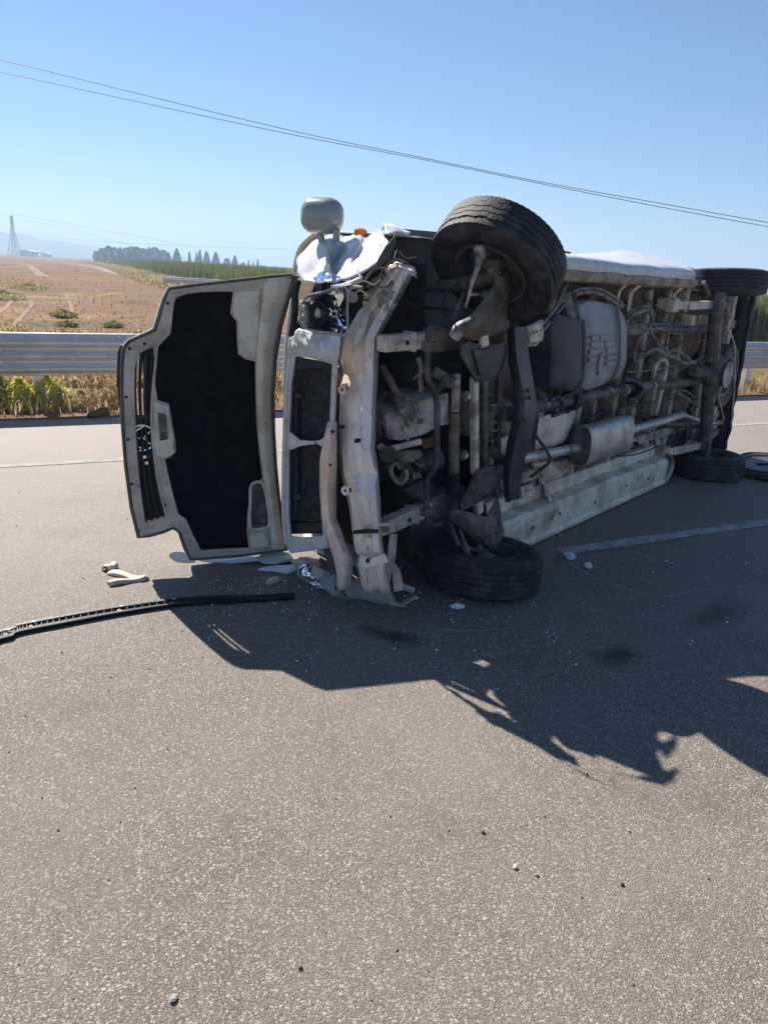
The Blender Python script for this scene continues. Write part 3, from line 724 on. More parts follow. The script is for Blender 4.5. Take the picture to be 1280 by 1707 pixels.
# ---- skid brackets
tr = [(-0.391,-0.06,1.442),(-0.347,-0.06,1.453),(-0.203,-0.06,1.426),(-0.041,-0.06,1.424),(0.033,-0.06,1.442),(0.07,-0.06,1.42),(0.067,-0.06,1.366),(0.035,-0.06,1.289),(-0.015,-0.06,1.241),(-0.123,-0.06,1.238),(-0.22,-0.06,1.235),(-0.303,-0.06,1.308),(-0.394,-0.06,1.386)]
part(MB().plate(tr, .012), 'upper_spring_bracket', 'dark_steel', bevel=.004)
part(MB().tube([tuple(V(p)+V(0, -.008, 0)) for p in tr], .007, 6, closed=True), 'bracket_rim', 'dark_steel')
part(MB().plate([(-0.294,-0.075,1.412),(-0.151,-0.075,1.416),(-0.087,-0.075,1.401),(-0.096,-0.075,1.275),(-0.212,-0.075,1.269)], .016), 'bracket_boss', 'dark_steel', bevel=.006)
lb = [(-0.297,-0.06,0.535),(-0.243,-0.06,0.582),(-0.13,-0.06,0.703),(-0.048,-0.06,0.715),(0.06,-0.06,0.706),(0.124,-0.06,0.613),(0.166,-0.06,0.536),(0.137,-0.06,0.499),(0.069,-0.06,0.535),(-0.055,-0.06,0.517),(-0.255,-0.06,0.494)]
part(MB().plate(lb, .012), 'lower_spring_bracket', 'dark_steel', bevel=.004)
part(MB().tube([tuple(V(p)+V(0, -.006, 0)) for p in lb], .006, 6, closed=True), 'bracket_rim', 'dark_steel')
for p in [(-0.272,-0.068,0.532),(-0.125,-0.068,0.675),(-0.015,-0.068,0.675),(-0.024,-0.068,0.573),(0.102,-0.068,0.55),(-0.167,-0.068,0.621)]:
    part(MB().cyl(p, tuple(V(p)+V(0, -.012, 0)), .011, 6), 'bolt', 'dusty_steel')
# ---- gearbox, its pan, exhaust front
gb = [(0.248,0.14,1.058),(0.414,0.13,1.068),(0.51,0.12,1.022),(0.557,0.12,0.82),(0.465,0.13,0.797),(0.318,0.15,0.82)]
c_ = sum((V(p) for p in gb), V(0, 0, 0))/len(gb)
part(MB().grid([[tuple(c_+(V(p)-c_)*.75+V(0, -.04, 0)) for p in gb], [tuple(p) for p in gb], [tuple(c_+(V(p)-c_)*1.2+V(.0, .2, 0)) for p in gb]], closed=True).plate([tuple(c_+(V(p)-c_)*.75+V(0, -.04, 0)) for p in gb], .004), 'gearbox', 'cast_alloy')
for i in range(4): part(MB().beam(*[tuple(V(q)) for q in ([(0.23,0.1,1.036),(0.368,0.09,1.039)], [(0.225,0.1,0.984),(0.394,0.09,0.98)], [(0.234,0.1,0.93),(0.405,0.09,0.921)], [(0.258,0.1,0.875),(0.401,0.09,0.867)])[i]], .014, .012), 'gearbox_rib', 'cast_alloy')
part(MB().plate([(0.41,0.2,0.784),(0.677,0.2,0.775),(0.759,0.2,0.6),(0.441,0.2,0.607)], .02), 'gearbox_shield', 'underbody', bevel=.006)
# ---- transverse leaf spring (black, S-shaped)
rowsL = [(0.151,-0.02,1.52),(0.17,-0.02,1.416),(0.194,-0.02,1.328),(0.252,-0.02,1.211),(0.304,-0.02,1.091),(0.309,-0.02,0.994),(0.289,-0.02,0.876),(0.273,-0.02,0.772),(0.266,-0.02,0.658),(0.287,-0.02,0.545),(0.332,-0.02,0.421)]
rowsM = [(0.117,-0.075,1.525),(0.145,-0.075,1.422),(0.176,-0.075,1.335),(0.241,-0.075,1.219),(0.309,-0.075,1.098),(0.322,-0.075,1.001),(0.273,-0.075,0.887),(0.25,-0.075,0.785),(0.24,-0.075,0.688),(0.233,-0.075,0.574),(0.279,-0.075,0.448)]
rowsR = [(0.293,-0.05,1.52),(0.322,-0.05,1.414),(0.363,-0.05,1.323),(0.434,-0.05,1.202),(0.502,-0.05,1.062),(0.518,-0.05,0.958),(0.5,-0.05,0.828),(0.463,-0.05,0.751),(0.433,-0.05,0.677),(0.427,-0.05,0.559),(0.429,-0.05,0.434)]
rows = [[p, tuple(V(p).lerp(V(q), .8)), q, tuple(V(q).lerp(V(r), .15)+V(0, .018, 0)), r] for p, q, r in zip(cr(rowsL, 3), cr(rowsM, 3), cr(rowsR, 3))]
part(MB().grid(rows), 'leaf_spring', 'spring_black', label='black curved transverse leaf spring', solid=.02, angle=50)
for p in [(0.378,-0.06,1.138),(0.403,-0.06,1.091),(0.372,-0.06,0.956),(0.395,-0.06,0.808),(0.333,-0.06,0.49)]:
    part(MB().cyl(p, tuple(V(p)+V(0, -.012, 0)), .011, 8), 'bolt', 'dark_steel')
for pl_ in ([(0.381,0,1.514),(0.568,0,1.544),(0.596,0,1.426),(0.431,0,1.416)], [(0.468,-0.02,0.497),(0.643,-0.02,0.491),(0.662,-0.02,0.404),(0.517,-0.02,0.41)]):
    part(MB().plate(pl_, .03), 'spring_seat', 'rail_paint', bevel=.006)
    for t in (.3, .55, .8):
        p = V(pl_[0]).lerp(V(pl_[1]), t)*.6 + V(pl_[3]).lerp(V(pl_[2]), t)*.4 + V(0, -.014, 0); part(MB().cyl(p, p+V(0, -.004, 0), .007, 8), 'seat_hole', 'bay_black')

# ---- upper front suspension
kn = V([(-0.028,-0.02,1.814)][0])
part(MB().tube([(-0.14,-0.101,1.807),(-0.14,0.017,1.771),(-0.14,0.153,1.742),(-0.14,0.308,1.722)], [.045, .045, .040, .036], 14), 'damper', 'dusty_steel')
part(MB().cyl(*[(-0.14,0.292,1.726),(-0.14,0.329,1.714)], .041, 14), 'damper_cap', 'cast_alloy')
part(MB().tube([(-0.14,0.308,1.718),(-0.14,0.421,1.679),(-0.14,0.525,1.639)], .014, 10), 'damper_rod', 'dark_steel')
part(MB().tube([(-0.14,0.493,1.699),(-0.14,0.506,1.637),(-0.14,0.458,1.592)], .03, 10, smooth=4), 'damper_mount', 'liner_grey')
part(MB().tube([(-0.333,-0.09,1.909),(-0.346,-0.1,1.862),(-0.372,-0.11,1.82)], [.022, .02, .014], 10).tube([(-0.373,-0.11,1.826),(-0.396,-0.1,1.749),(-0.359,-0.05,1.632)], [.013, .010, .008], 8), 'track_rod', 'cast_alloy')
part(MB().box([(-0.358,-0.11,1.909)][0], (.07, .05, .04), Matrix.Rotation(rad(44), 3, 'Y')), 'track_rod_end', 'cast_alloy', bevel=.012)
part(MB().tube([(-0.285,-0.09,1.862),(-0.235,-0.11,1.861),(-0.129,-0.11,1.872),(-0.044,-0.1,1.838),(0.059,-0.07,1.796)], .028, 10, smooth=4), 'steering_knuckle', 'dusty_steel')
part(MB().box([(-0.192,-0.1,1.839)][0], (.10, .08, .05), Matrix.Rotation(rad(44), 3, 'Y')), 'brake_caliper', 'cast_alloy', bevel=.014)
part(MB().cyl(*[(-0.153,-0.13,1.823),(-0.028,-0.09,1.776)], .03, 12), 'ball_joint', 'dark_steel', bevel=.006)
ar = [[(-0.204,-0.11,1.82),(-0.138,-0.12,1.829),(-0.007,-0.09,1.795)], [(-0.195,-0.11,1.766),(-0.128,-0.13,1.756),(0.026,-0.08,1.712)], [(-0.255,-0.11,1.704),(-0.177,-0.13,1.687),(0.064,-0.06,1.624)], [(-0.321,-0.1,1.635),(-0.27,-0.13,1.607),(0.099,-0.04,1.546)], [(-0.399,-0.09,1.574),(-0.32,-0.11,1.532),(0.111,-0.03,1.497)], [(-0.459,-0.07,1.507),(-0.357,-0.08,1.471),(-0.161,-0.03,1.458)]]
part(MB().grid(patch(ar, 4, 4)), 'control_arm', 'dusty_steel', label='dusty wishbone arm of the raised front wheel', solid=.02)
part(MB().tube([(-0.477,-0.07,1.48),(-0.468,-0.09,1.518),(-0.431,-0.1,1.539),(-0.367,-0.1,1.562)], [.03, .038, .036, .026], 12, smooth=3), 'arm_bush', 'cast_alloy')
part(MB().tube([(-0.082,0.16,1.704),(-0.104,0.15,1.672),(-0.143,0.14,1.633),(-0.166,0.14,1.587),(-0.208,0.14,1.552),(-0.253,0.14,1.536),(-0.346,0.16,1.513)], .013, 8, smooth=4), 'stabiliser_link', 'muffler_metal')
part(MB().beam(*[(-0.19,-0.06,1.497),(-0.175,-0.07,1.423)], .03, .07, up=(1, 0, 0)), 'bump_stop', 'bumper_metal', bevel=.008)
part(MB().tube([(-0.008,0.16,1.781),(-0.202,0.13,1.742),(-0.273,0.14,1.69),(-0.243,0.18,1.633),(-0.158,0.21,1.569),(-0.054,0.23,1.543)], .004, 6, smooth=6), 'brake_hose', 'black_plastic')
part(MB().cyl(*[(-0.243,-0.08,1.702),(-0.254,-0.11,1.698)], .022, 12), 'brake_union', 'dusty_steel', bevel=.004)
part(MB().tube([(-0.374,-0.08,1.697),(-0.259,-0.09,1.703)], .009, 8), 'brake_pipe', 'cast_alloy')
# ---- lower front suspension
al = [[(-0.341,-0.03,0.465),(-0.34,-0.05,0.513),(-0.242,-0.06,0.488)], [(-0.263,-0.04,0.414),(-0.267,-0.08,0.462),(-0.14,-0.08,0.45)], [(-0.153,-0.04,0.345),(-0.131,-0.09,0.375),(0.05,-0.07,0.392)], [(-0.005,-0.04,0.234),(0.003,-0.1,0.271),(0.229,-0.05,0.318)], [(0.107,-0.05,0.122),(0.107,-0.1,0.152),(0.254,-0.06,0.132)]]
part(MB().grid(patch(al, 4, 4)), 'control_arm', 'dusty_steel', solid=.02)
part(MB().plate([(0.027,-0.07,0.412),(0.098,-0.07,0.475),(0.128,-0.07,0.5),(0.168,-0.07,0.434),(0.242,-0.07,0.15),(0.178,-0.07,0.101),(0.08,-0.07,0.218)], .012), 'arm_plate', 'dusty_steel', bevel=.004)
part(MB().cyl(*[(0.133,-0.075,0.27),(0.099,-0.095,0.283)], .014, 10), 'bolt', 'bay_black')
part(MB().tube([(-0.28,0,0.423),(-0.272,-0.03,0.362),(-0.273,-0.08,0.287)], .013, 8).tube([(-0.323,0.02,0.413),(-0.243,0,0.325),(-0.223,-0.06,0.277)], .006, 8), 'stabiliser_link', 'dark_steel')
part(MB().tube([(-0.19,-0.02,0.364),(-0.186,-0.06,0.279)], [.008, .011], 8).tube([(-0.187,-0.06,0.283),(-0.214,-0.1,0.24),(-0.208,-0.11,0.181)], [.012, .020, .022], 10), 'track_rod', 'dusty_steel')
part(MB().beam(*[(-0.029,-0.03,0.52),(0.001,-0.03,0.416)], .03, .06, up=(1, 0, 0)), 'bump_stop', 'bumper_metal', bevel=.008)
part(MB().cyl(*[(-0.076,-0.09,0.237),(-0.104,-0.12,0.245)], .018, 10), 'ball_joint', 'dusty_steel', bevel=.004)
part(MB().tube([(-0.208,-0.06,0.258),(-0.104,-0.08,0.222),(0.034,-0.09,0.183)], .012, 8), 'brake_pipe', 'dusty_steel')

# ---- loose bits of the engine bay
def rnd_hose(pts, r, m): part(MB().tube(pts, r, 10, smooth=5), 'coolant_hose', m)
rnd_hose([(-0.548,0.345,1.286),(-0.542,0.295,1.232),(-0.51,0.264,1.161),(-0.486,0.214,1.14),(-0.434,0.176,1.157),(-0.372,0.153,1.179),(-0.231,0.16,1.177)], .022, 'dusty_steel')
rnd_hose([(-0.541,0.36,1.023),(-0.567,0.3,0.984),(-0.555,0.292,0.906),(-0.536,0.325,0.839)], .014, 'black_plastic')
rnd_hose([(-0.521,0.315,0.768),(-0.543,0.249,0.715),(-0.511,0.219,0.663),(-0.491,0.194,0.7),(-0.494,0.214,0.773)], .014, 'dusty_steel')
rnd_hose([(-0.471,0.214,0.763),(-0.466,0.164,0.73),(-0.448,0.148,0.681),(-0.453,0.184,0.639)], .012, 'dusty_steel')
rnd_hose([(-0.404,0.188,0.758),(-0.405,0.143,0.745),(-0.387,0.123,0.754)], .007, 'hose_grey')
rnd_hose([(-0.382,0.344,1.317),(-0.409,0.334,1.236),(-0.387,0.364,1.162)], .006, 'dusty_steel')
part(strap(MB(), [(-0.517,0.121,1.36),(-0.502,0.108,1.31),(-0.485,0.123,1.243),(-0.461,0.128,1.176)], .03, .008), 'loose_clip', 'hose_grey')
part(strap(MB(), [(-0.493,0.158,1.239),(-0.502,0.113,1.278),(-0.492,0.098,1.292)], .022, .008), 'loose_clip', 'hose_grey')
part(MB().beam(*[(-0.529,0.269,0.837),(-0.427,0.126,0.894)], .03, .035), 'engine_bracket', 'bumper_metal', bevel=.006)
part(MB().beam(*[(-0.398,0.146,0.869),(-0.31,0.09,0.896)], .03, .06), 'engine_bracket', 'weed_brown', bevel=.006)
part(MB().plate([(-0.688,0.1,0.877),(-0.473,0.1,0.854),(-0.458,0.1,0.817),(-0.576,0.1,0.794),(-0.663,0.1,0.821)], .03), 'engine_mount', 'dusty_steel', bevel=.008)
part(MB().cyl(*[(-0.585,0.285,0.856),(-0.638,0.25,0.866)], .02, 12), 'pulley_bolt', 'cast_alloy', bevel=.004)
part(MB().cyl(*[(-0.505,0.295,0.801),(-0.572,0.25,0.816)], .05, 20), 'belt_pulley', 'dusty_steel', bevel=.006)
part(MB().cyl(*[(-0.433,0.435,0.923),(-0.545,0.36,0.944)], .075, 24), 'crank_pulley', 'dark_steel', bevel=.008)
part(MB().tube([(-0.508,0.209,0.734),(-0.537,0.214,0.766),(-0.553,0.234,0.737),(-0.539,0.224,0.68),(-0.508,0.194,0.646),(-0.488,0.169,0.683),(-0.497,0.174,0.733)], .013, 8, smooth=4), 'alternator_loop', 'cast_alloy')
part(MB().plate([(-0.564,0.08,0.742),(-0.498,0.08,0.738),(-0.472,0.08,0.699),(-0.539,0.08,0.703)], .012), 'loose_tag', 'hose_grey')
part(MB().plate([(-0.578,0.12,0.633),(-0.427,0.12,0.669),(-0.295,0.12,0.625),(-0.204,0.12,0.52),(-0.291,0.12,0.492),(-0.472,0.12,0.564)], .03), 'belly_shield', 'dark_steel', bevel=.01)
part(strap(MB(), [(-0.438,0.141,0.656),(-0.428,0.111,0.618),(-0.431,0.121,0.556)], .03, .008), 'loose_clip', 'hose_grey')
part(MB().box([(-0.31,0.3,1.25)][0], (.25, .2, .16)), 'starter_motor', 'bay_black', bevel=.03)
part(MB().cyl(*[(-0.202,0.338,0.69),(-0.047,0.25,0.714)], .06, 16), 'exhaust_manifold', 'dusty_steel', bevel=.01)

# ---- fuel tank: dark front lobe and grey main shell
def lobe(pf, depth, grow, m, name, inset=.03, **k):
    c = sum((V(p) for p in pf), V(0, 0, 0))/len(pf); d = V(0, 1, 0)
    P = [V(p) for p in cr(pf, 4, closed=True)]
    rings = [[c+(p-c)*.72+d*-.012 for p in P], [c+(p-c)*.90 for p in P], [c+(p-c)*.975+d*inset*.5 for p in P], [c+(p-c)*1.0+d*inset*1.4 for p in P], [c+(p-c)*grow+d*depth for p in P]]
    b = MB().grid(rings, closed=True); o = len(b.v); b.add([c+d*-.014], []); m_ = len(P)
    b.f += [(o, i, (i+1) % m_) for i in range(m_)]
    return part(b, name, m, **k)
lobe([(0.73,0,1.557),(0.863,0,1.586),(1.014,0,1.566),(1.156,0,1.537),(1.226,0,1.358),(1.268,0,1.182),(1.189,0,1.062),(0.975,0,1.087),(0.811,0,1.127),(0.768,0,1.336)], .25, 1.0, 'tank_dark', 'fuel_tank_end')
tk = [(1.134,0.02,1.63),(1.277,0.02,1.678),(1.525,0.02,1.664),(1.786,0.02,1.631),(1.954,0.02,1.53),(2.042,0.02,1.348),(2.071,0.02,1.205),(1.991,0.02,1.107),(1.738,0.02,1.07),(1.518,0.02,1.042),(1.331,0.02,1.073),(1.255,0.02,1.272),(1.214,0.02,1.478)]
lobe(tk, .22, 1.0, 'tank_plastic', 'fuel_tank', label='grey plastic fuel tank with brick pattern pressed into it')
part(MB().plate([(0.845,0.16,1.435),(1.024,0.16,1.49),(1.143,0.16,1.078),(0.927,0.16,1.11)], .05), 'tank_shield', 'tank_dark', bevel=.02)
# pressed brick pattern on the tank
for r_ in ([(1.307,0,1.437),(1.423,0,1.438),(1.433,0,1.405),(1.317,0,1.404)], [(1.443,0,1.438),(1.636,0,1.437),(1.647,0,1.403),(1.453,0,1.404)], [(1.311,0,1.392),(1.528,0,1.389),(1.539,0,1.355),(1.321,0,1.358)], [(1.547,0,1.393),(1.714,0,1.392),(1.726,0,1.357),(1.56,0,1.354)], [(1.306,0,1.342),(1.483,0,1.34),(1.494,0,1.305),(1.316,0,1.309)], [(1.583,0,1.345),(1.752,0,1.343),(1.765,0,1.307),(1.595,0,1.31)], [(1.313,0,1.288),(1.43,0,1.287),(1.44,0,1.253),(1.323,0,1.254)], [(1.6,0,1.292),(1.771,0,1.289),(1.781,0,1.258),(1.61,0,1.261)], [(1.605,0,1.244),(1.787,0,1.239),(1.798,0,1.208),(1.615,0,1.213)]):
    part(MB().plate(r_, .014), 'tank_pressing', 'tank_plastic', bevel=.004)
part(MB().plate([tuple(V([(1.506,0,1.236)][0]) + V(.034*math.cos(a), -.004, .085*math.sin(a))) for a in np.linspace(0, 2*math.pi, 20, endpoint=False)], .02), 'tank_boss', 'tank_plastic', bevel=.006)
for k in range(6):
    p = V([(1.224,-0.004,1.432)][0]).lerp(V([(1.261,-0.004,1.208)][0]), k/5); part(MB().box(p, (.045, .012, .010)), 'tank_slot', 'tank_dark')
for st in ([(1.647,0,1.653),(1.713,-0.012,1.535),(1.782,-0.014,1.383),(1.816,-0.012,1.204),(1.767,0,1.106),(1.792,0.06,1.042)], [(1.153,0,1.549),(1.173,-0.014,1.442),(1.22,-0.014,1.278),(1.255,-0.006,1.15),(1.222,0.02,1.056),(1.128,0.06,1.016)]):
    part(strap(MB(), cr(st, 4), .03, .006), 'tank_strap', 'dark_steel')
part(boot(*[(0.934,0.05,1.719),(1.023,0.03,1.559)], .034, 6), 'filler_hose', 'hose_grey')
for dy, r_ in ((0, .014), (6, .011)):
    pts = [(1.168,0.1,1.672),(1.098,0.04,1.714),(1.215,0.02,1.729),(1.43,0.03,1.719),(1.737,0.06,1.667),(2.043,0.12,1.625)] if dy == 0 else [(1.119,0.1,1.688),(1.094,0.05,1.737),(1.269,0.04,1.752),(1.505,0.05,1.744),(1.841,0.08,1.684),(2.132,0.14,1.633)]
    part(MB().tube(pts, r_, 8, smooth=5), 'fuel_hose', 'hose_grey')
for pts in ([(0.921,0.05,1.673),(0.7,0.02,1.574),(0.561,0,1.511),(0.467,0,1.459)], [(0.961,0.05,1.651),(0.75,0.03,1.543),(0.597,0,1.485),(0.528,0.02,1.411)], [(0.978,0.06,1.787),(0.859,0.05,1.654),(0.693,0.04,1.524)]):
    part(MB().tube(pts, .009, 6, smooth=5), 'brake_line', 'hose_grey')
part(MB().plate([(0.438,0.03,1.493),(0.621,0.03,1.555),(0.652,0.03,1.451),(0.52,0.03,1.388),(0.458,0.03,1.402)], .03), 'valve_block', 'rail_paint', bevel=.006)
part(MB().tube([(0.428,0,1.431),(0.501,0,1.44),(0.564,0,1.43),(0.531,0,1.406),(0.494,0,1.4)], .008, 8, smooth=4), 'valve_loop', 'rail_paint')

# ---- propeller shaft with two centre bearings
part(MB().tube([(0.409,0.08,0.968),(0.761,0.08,0.985),(1.289,0.09,0.981),(1.364,0.09,0.983)], .048, 16), 'propeller_shaft', 'dusty_steel')
part(MB().tube([(1.343,0.08,0.987),(2.493,0.08,0.983)], .036, 16), 'propeller_shaft', 'dusty_steel')
part(MB().tube([(2.493,0.08,0.983),(3.015,0.08,0.959),(4.274,0.08,0.915)], .040, 16), 'propeller_shaft', 'dusty_steel')
for a, c in ([(1.249,0.08,0.986),(1.441,0.08,0.982)], [(2.369,0.08,0.977),(2.597,0.08,0.98)]):
    a, c = V(a), V(c); d = (c-a).normalized()
    part(MB().tube([a, a+d*.03, a+d*.05, a+d*.09], [.07, .085, .085, .06], 18), 'centre_bearing', 'black_plastic', angle=50)
for a in [(0.868,0.08,0.987),(1.56,0.08,0.986),(1.901,0.08,0.98),(2.223,0.08,0.979),(2.801,0.08,0.97)]:
    a = V(a); part(MB().cyl(a-V(.015, 0, 0), a+V(.015, 0, 0), .054 if 0 else .05, 16), 'shaft_joint', 'cast_alloy', bevel=.004)
for u in (([(0.852,0.03,1.02),(0.977,0.03,1.033),(1.06,0.03,0.985),(1.041,0.03,0.92),(0.922,0.03,0.907)], .012), ([(2.069,0.03,1.082),(2.22,0,1.057),(2.37,-0.01,0.989),(2.319,0,0.923),(2.205,0.03,0.899)], .018)):
    part(MB().tube(u[0], u[1], 8, smooth=5), 'shaft_guard_loop', 'dark_steel')

# ---- exhaust
part(MB().tube([(0.418,0.05,0.659),(0.611,0.05,0.655),(0.938,0.05,0.636),(1.287,0.05,0.622),(1.525,0.05,0.612)], .034, 14), 'exhaust_pipe', 'muffler_metal')
part(MB().tube([(0.264,0.12,0.778),(0.343,0.08,0.697),(0.418,0.05,0.659)], .034, 14, smooth=4), 'exhaust_downpipe', 'dusty_steel')
ma, mb_ = [V(p) for p in [(1.429,0.03,0.629),(2.229,0.03,0.631)]]
def muffler():
    d = (mb_-ma).normalized(); zz = (V(0, 0, 1)-d*d.z).normalized(); yy = d.cross(zz); rows = []; n = 40; l = (mb_-ma).length
    def sec(c, f): return [tuple(c + zz*(.155*f*math.copysign(abs(math.cos(t))**.75, math.cos(t))) + yy*(.085*f*math.copysign(abs(math.sin(t))**.75, math.sin(t)))) for t in np.linspace(0, 2*math.pi, n, endpoint=False)]
    body = MB().grid([sec(ma, .96), sec(ma+d*.012, 1.0), sec(ma+d*.02, 1.0), sec(ma+d*.03, .985), sec(mb_-d*.03, .985), sec(mb_-d*.02, 1), sec(mb_-d*.01, 1), sec(mb_, .9)], closed=True)
    m_ = part(body, 'silencer', 'muffler_metal', label='oval silver silencer of the exhaust')
    e = MB().plate(sec(ma+d*.006, .95), .006); part(e, 'silencer_end', 'dusty_steel', m_)
    e = MB().plate(sec(mb_-d*.006, .9), .006); part(e, 'silencer_end', 'dusty_steel', m_)
muffler()
part(MB().tube([(2.207,0.04,0.622),(2.5,0.04,0.637),(3.048,0.04,0.633),(3.598,0.04,0.642)], .038, 14), 'exhaust_pipe', 'muffler_metal')
part(MB().tube([(3.782,0.1,0.614),(4.382,0.14,0.489),(4.957,0.12,0.397),(5.463,0.1,0.378)], .030, 12, smooth=4), 'tail_pipe', 'muffler_metal')
for a in [(1.258,0.05,0.622),(1.424,0.05,0.617)]: part(MB().cyl(V(a)-V(.012, 0, 0), V(a)+V(.012, 0, 0), .042, 14), 'pipe_clamp', 'dusty_steel', bevel=.003)
part(MB().tube([(0.751,0.08,0.811),(0.76,0.05,0.786),(0.875,0,0.655),(0.897,0,0.596),(0.856,0.04,0.539),(0.842,0.1,0.478)], .011, 8, smooth=4), 'exhaust_hanger', 'dark_steel')
part(MB().tube([(2.294,0.1,0.772),(2.217,0.02,0.733),(2.324,0,0.644),(2.362,0,0.609),(2.381,0.03,0.551),(2.437,0.08,0.514)], .009, 8, smooth=4), 'exhaust_hanger', 'dark_steel')
part(MB().box([(2.355,0.14,0.76)][0], (.09, .06, .12)), 'hanger_block', 'dusty_steel', bevel=.015)
# crumpled heat shields
hs = [[(0.98,0.16,0.876),(1.116,0.13,0.884),(1.401,0.15,0.865),(1.589,0.17,0.898)], [(0.951,0.15,0.775),(1.105,0.12,0.779),(1.349,0.13,0.766),(1.527,0.16,0.796)], [(0.964,0.16,0.642),(1.148,0.14,0.643),(1.332,0.14,0.649),(1.49,0.17,0.679)]]
part(MB().grid(ndisp(patch(hs, 7, 7), .018, 9, 2)), 'heat_shield', 'underbody', label='torn pale heat shield', solid=.003, angle=25)
hs = [[(0.95,0.16,0.548),(1.146,0.15,0.538),(1.392,0.15,0.492),(1.633,0.17,0.48)], [(1.003,0.15,0.463),(1.126,0.12,0.467),(1.32,0.13,0.433),(1.557,0.16,0.427)], [(1.097,0.16,0.364),(1.223,0.15,0.371),(1.356,0.15,0.367),(1.546,0.17,0.388)]]
part(MB().grid(ndisp(patch(hs, 7, 7), .014, 9, 5)), 'heat_shield', 'underbody', solid=.003, angle=25)

# ---- hoses and cables over the rear floor
for pts, r_ in (([(2.163,0.12,1.543),(2.241,0.07,1.583),(2.378,0.05,1.607),(2.517,0.05,1.545),(2.461,0.05,1.46),(2.319,0.06,1.378),(2.317,0.08,1.286),(2.439,0.12,1.184)], .017),
                ([(2.21,0.14,1.578),(2.349,0.1,1.622),(2.47,0.07,1.629),(2.6,0.07,1.562)], .012),
                ([(2.402,0.1,1.188),(2.495,0.06,1.247),(2.688,0.05,1.289),(2.906,0.04,1.231),(3.152,0.04,1.199),(3.461,0.04,1.13),(3.813,0.05,1.144),(4.059,0.06,1.201)], .016),
                ([(2.498,0.08,1.496),(2.646,0.06,1.388),(2.799,0.04,1.286),(2.935,0.04,1.229)], .008), ([(2.162,0.1,1.545),(2.304,0.06,1.481),(2.552,0.06,1.458),(2.912,0.07,1.465),(3.309,0.1,1.483)], .009),
                ([(2.906,0.04,1.231),(3.149,0.05,1.266),(3.392,0.04,1.209),(3.695,0.04,1.118),(3.923,0.04,1.14),(4.037,0.05,1.249)], .014),
                ([(2.638,0.07,1.47),(3.203,0.06,1.404),(3.935,0.06,1.432)], .007), ([(2.293,0.1,1.117),(2.679,0.08,1.106),(3.212,0.07,1.118),(3.638,0.06,1.152)], .006), ([(3.038,0.1,1.029),(3.389,0.07,1.065),(3.866,0.05,1.142),(4.069,0.05,1.19)], .007),
                ([(3.363,0.1,0.898),(3.644,0.06,0.802),(4.011,0.05,0.688),(4.327,0.08,0.605)], .013), ([(3.53,0.1,0.874),(3.8,0.06,0.823),(4.287,0.05,0.576)], .007)):
    part(MB().tube(pts, r_, 8, smooth=6), 'brake_cable' if r_ < .012 else 'corrugated_conduit', 'hose_grey')
for pts, r_, m_ in (([(0.944,0.18,1.27),(1.536,0.2,1.239),(2.441,0.16,1.239),(3.174,0.14,1.298),(4.192,0.1,1.32)], .008, 'dark_steel'), ([(1.079,0.17,0.791),(2.026,0.17,0.789),(3.009,0.16,0.788),(4.311,0.1,0.751)], .007, 'dark_steel'), ([(1.32,0.16,0.661),(2.58,0.14,0.367),(3.433,0.14,0.349)], .006, 'black_plastic'), ([(2.543,0.15,0.893),(2.896,0.13,0.706),(3.428,0.12,0.596),(3.972,0.1,0.357)], .009, 'black_plastic'), ([(0.661,0.15,1.209),(0.759,0.12,1.246),(0.869,0.12,1.12),(1.052,0.14,1.041)], .008, 'black_plastic'), ([(2.251,0.12,1.817),(2.55,0.12,1.683),(2.994,0.12,1.586),(3.649,0.08,1.577)], .008, 'dark_steel')):
    part(MB().tube(pts, r_, 6, smooth=5), 'brake_line', m_)
for p in [(1.804,0.1,1.416),(2.695,0.1,1.193),(3.066,0.1,0.964),(2.823,0.1,0.665),(3.176,0.1,1.381),(2.711,0.1,0.464),(3.704,0.1,0.917),(4.031,0.1,0.595)]:
    part(MB().box(p, (.05, .035, .03)), 'pipe_clip', 'black_plastic', bevel=.006)
part(MB().box([(2.977,0.12,1.031)][0], (.16, .08, .10)), 'brake_regulator', 'dusty_steel', bevel=.015)
part(MB().tube([(2.863,0.1,0.978),(2.828,0.08,1.138),(2.975,0.1,1.18),(3.131,0.1,1.151),(3.07,0.08,0.966),(3.12,0.12,0.685)], .020, 10, smooth=5), 'air_pipe', 'rail_paint')

# ---- rear axle, differential, springs
ax = [(3.701,-0.08,1.773),(3.696,-0.08,1.598),(3.735,-0.08,1.437),(3.819,-0.08,1.158)]
part(MB().tube(ax, [.055, .062, .062, .07], 14), 'axle_tube', 'dusty_steel')
part(MB().tube([(3.912,-0.08,0.925),(3.92,-0.08,0.78),(3.98,-0.08,0.568),(4.12,-0.08,0.135)], [.075, .062, .060, .055], 14), 'axle_tube', 'dusty_steel')
dc = V([(3.927,-0.08,1.028)][0])
def diff():
    rows = []
    for i in range(9):
        t = i/8; r_ = (.06, .10, .135, .15, .155, .15, .135, .10, .06)[i]
        rows.append([tuple(dc + V((.95*r_*math.cos(a)), (.8*r_*math.sin(a)) - .01, (t-.5)*.34)) for a in np.linspace(0, 2*math.pi, 20, endpoint=False)])
    part(MB().grid(rows, closed=True), 'differential', 'dusty_steel', label='dusty rear axle differential housing')
    part(MB().tube([dc+V(-.32, .10, .03), dc+V(-.16, .05, .01), dc+V(-.02, 0, 0)], [.05, .07, .12], 16), 'pinion_nose', 'dusty_steel')
    part(MB().lathe([(.10, 0), (.125, .006), (.125, .018), (.08, .03), (.0, .035)], 24, closed=False).xf(Matrix.Translation(dc+V(0, -.12, 0)) @ Matrix.Rotation(rad(90), 4, 'X')), 'differential_cover', 'cast_alloy')
diff()
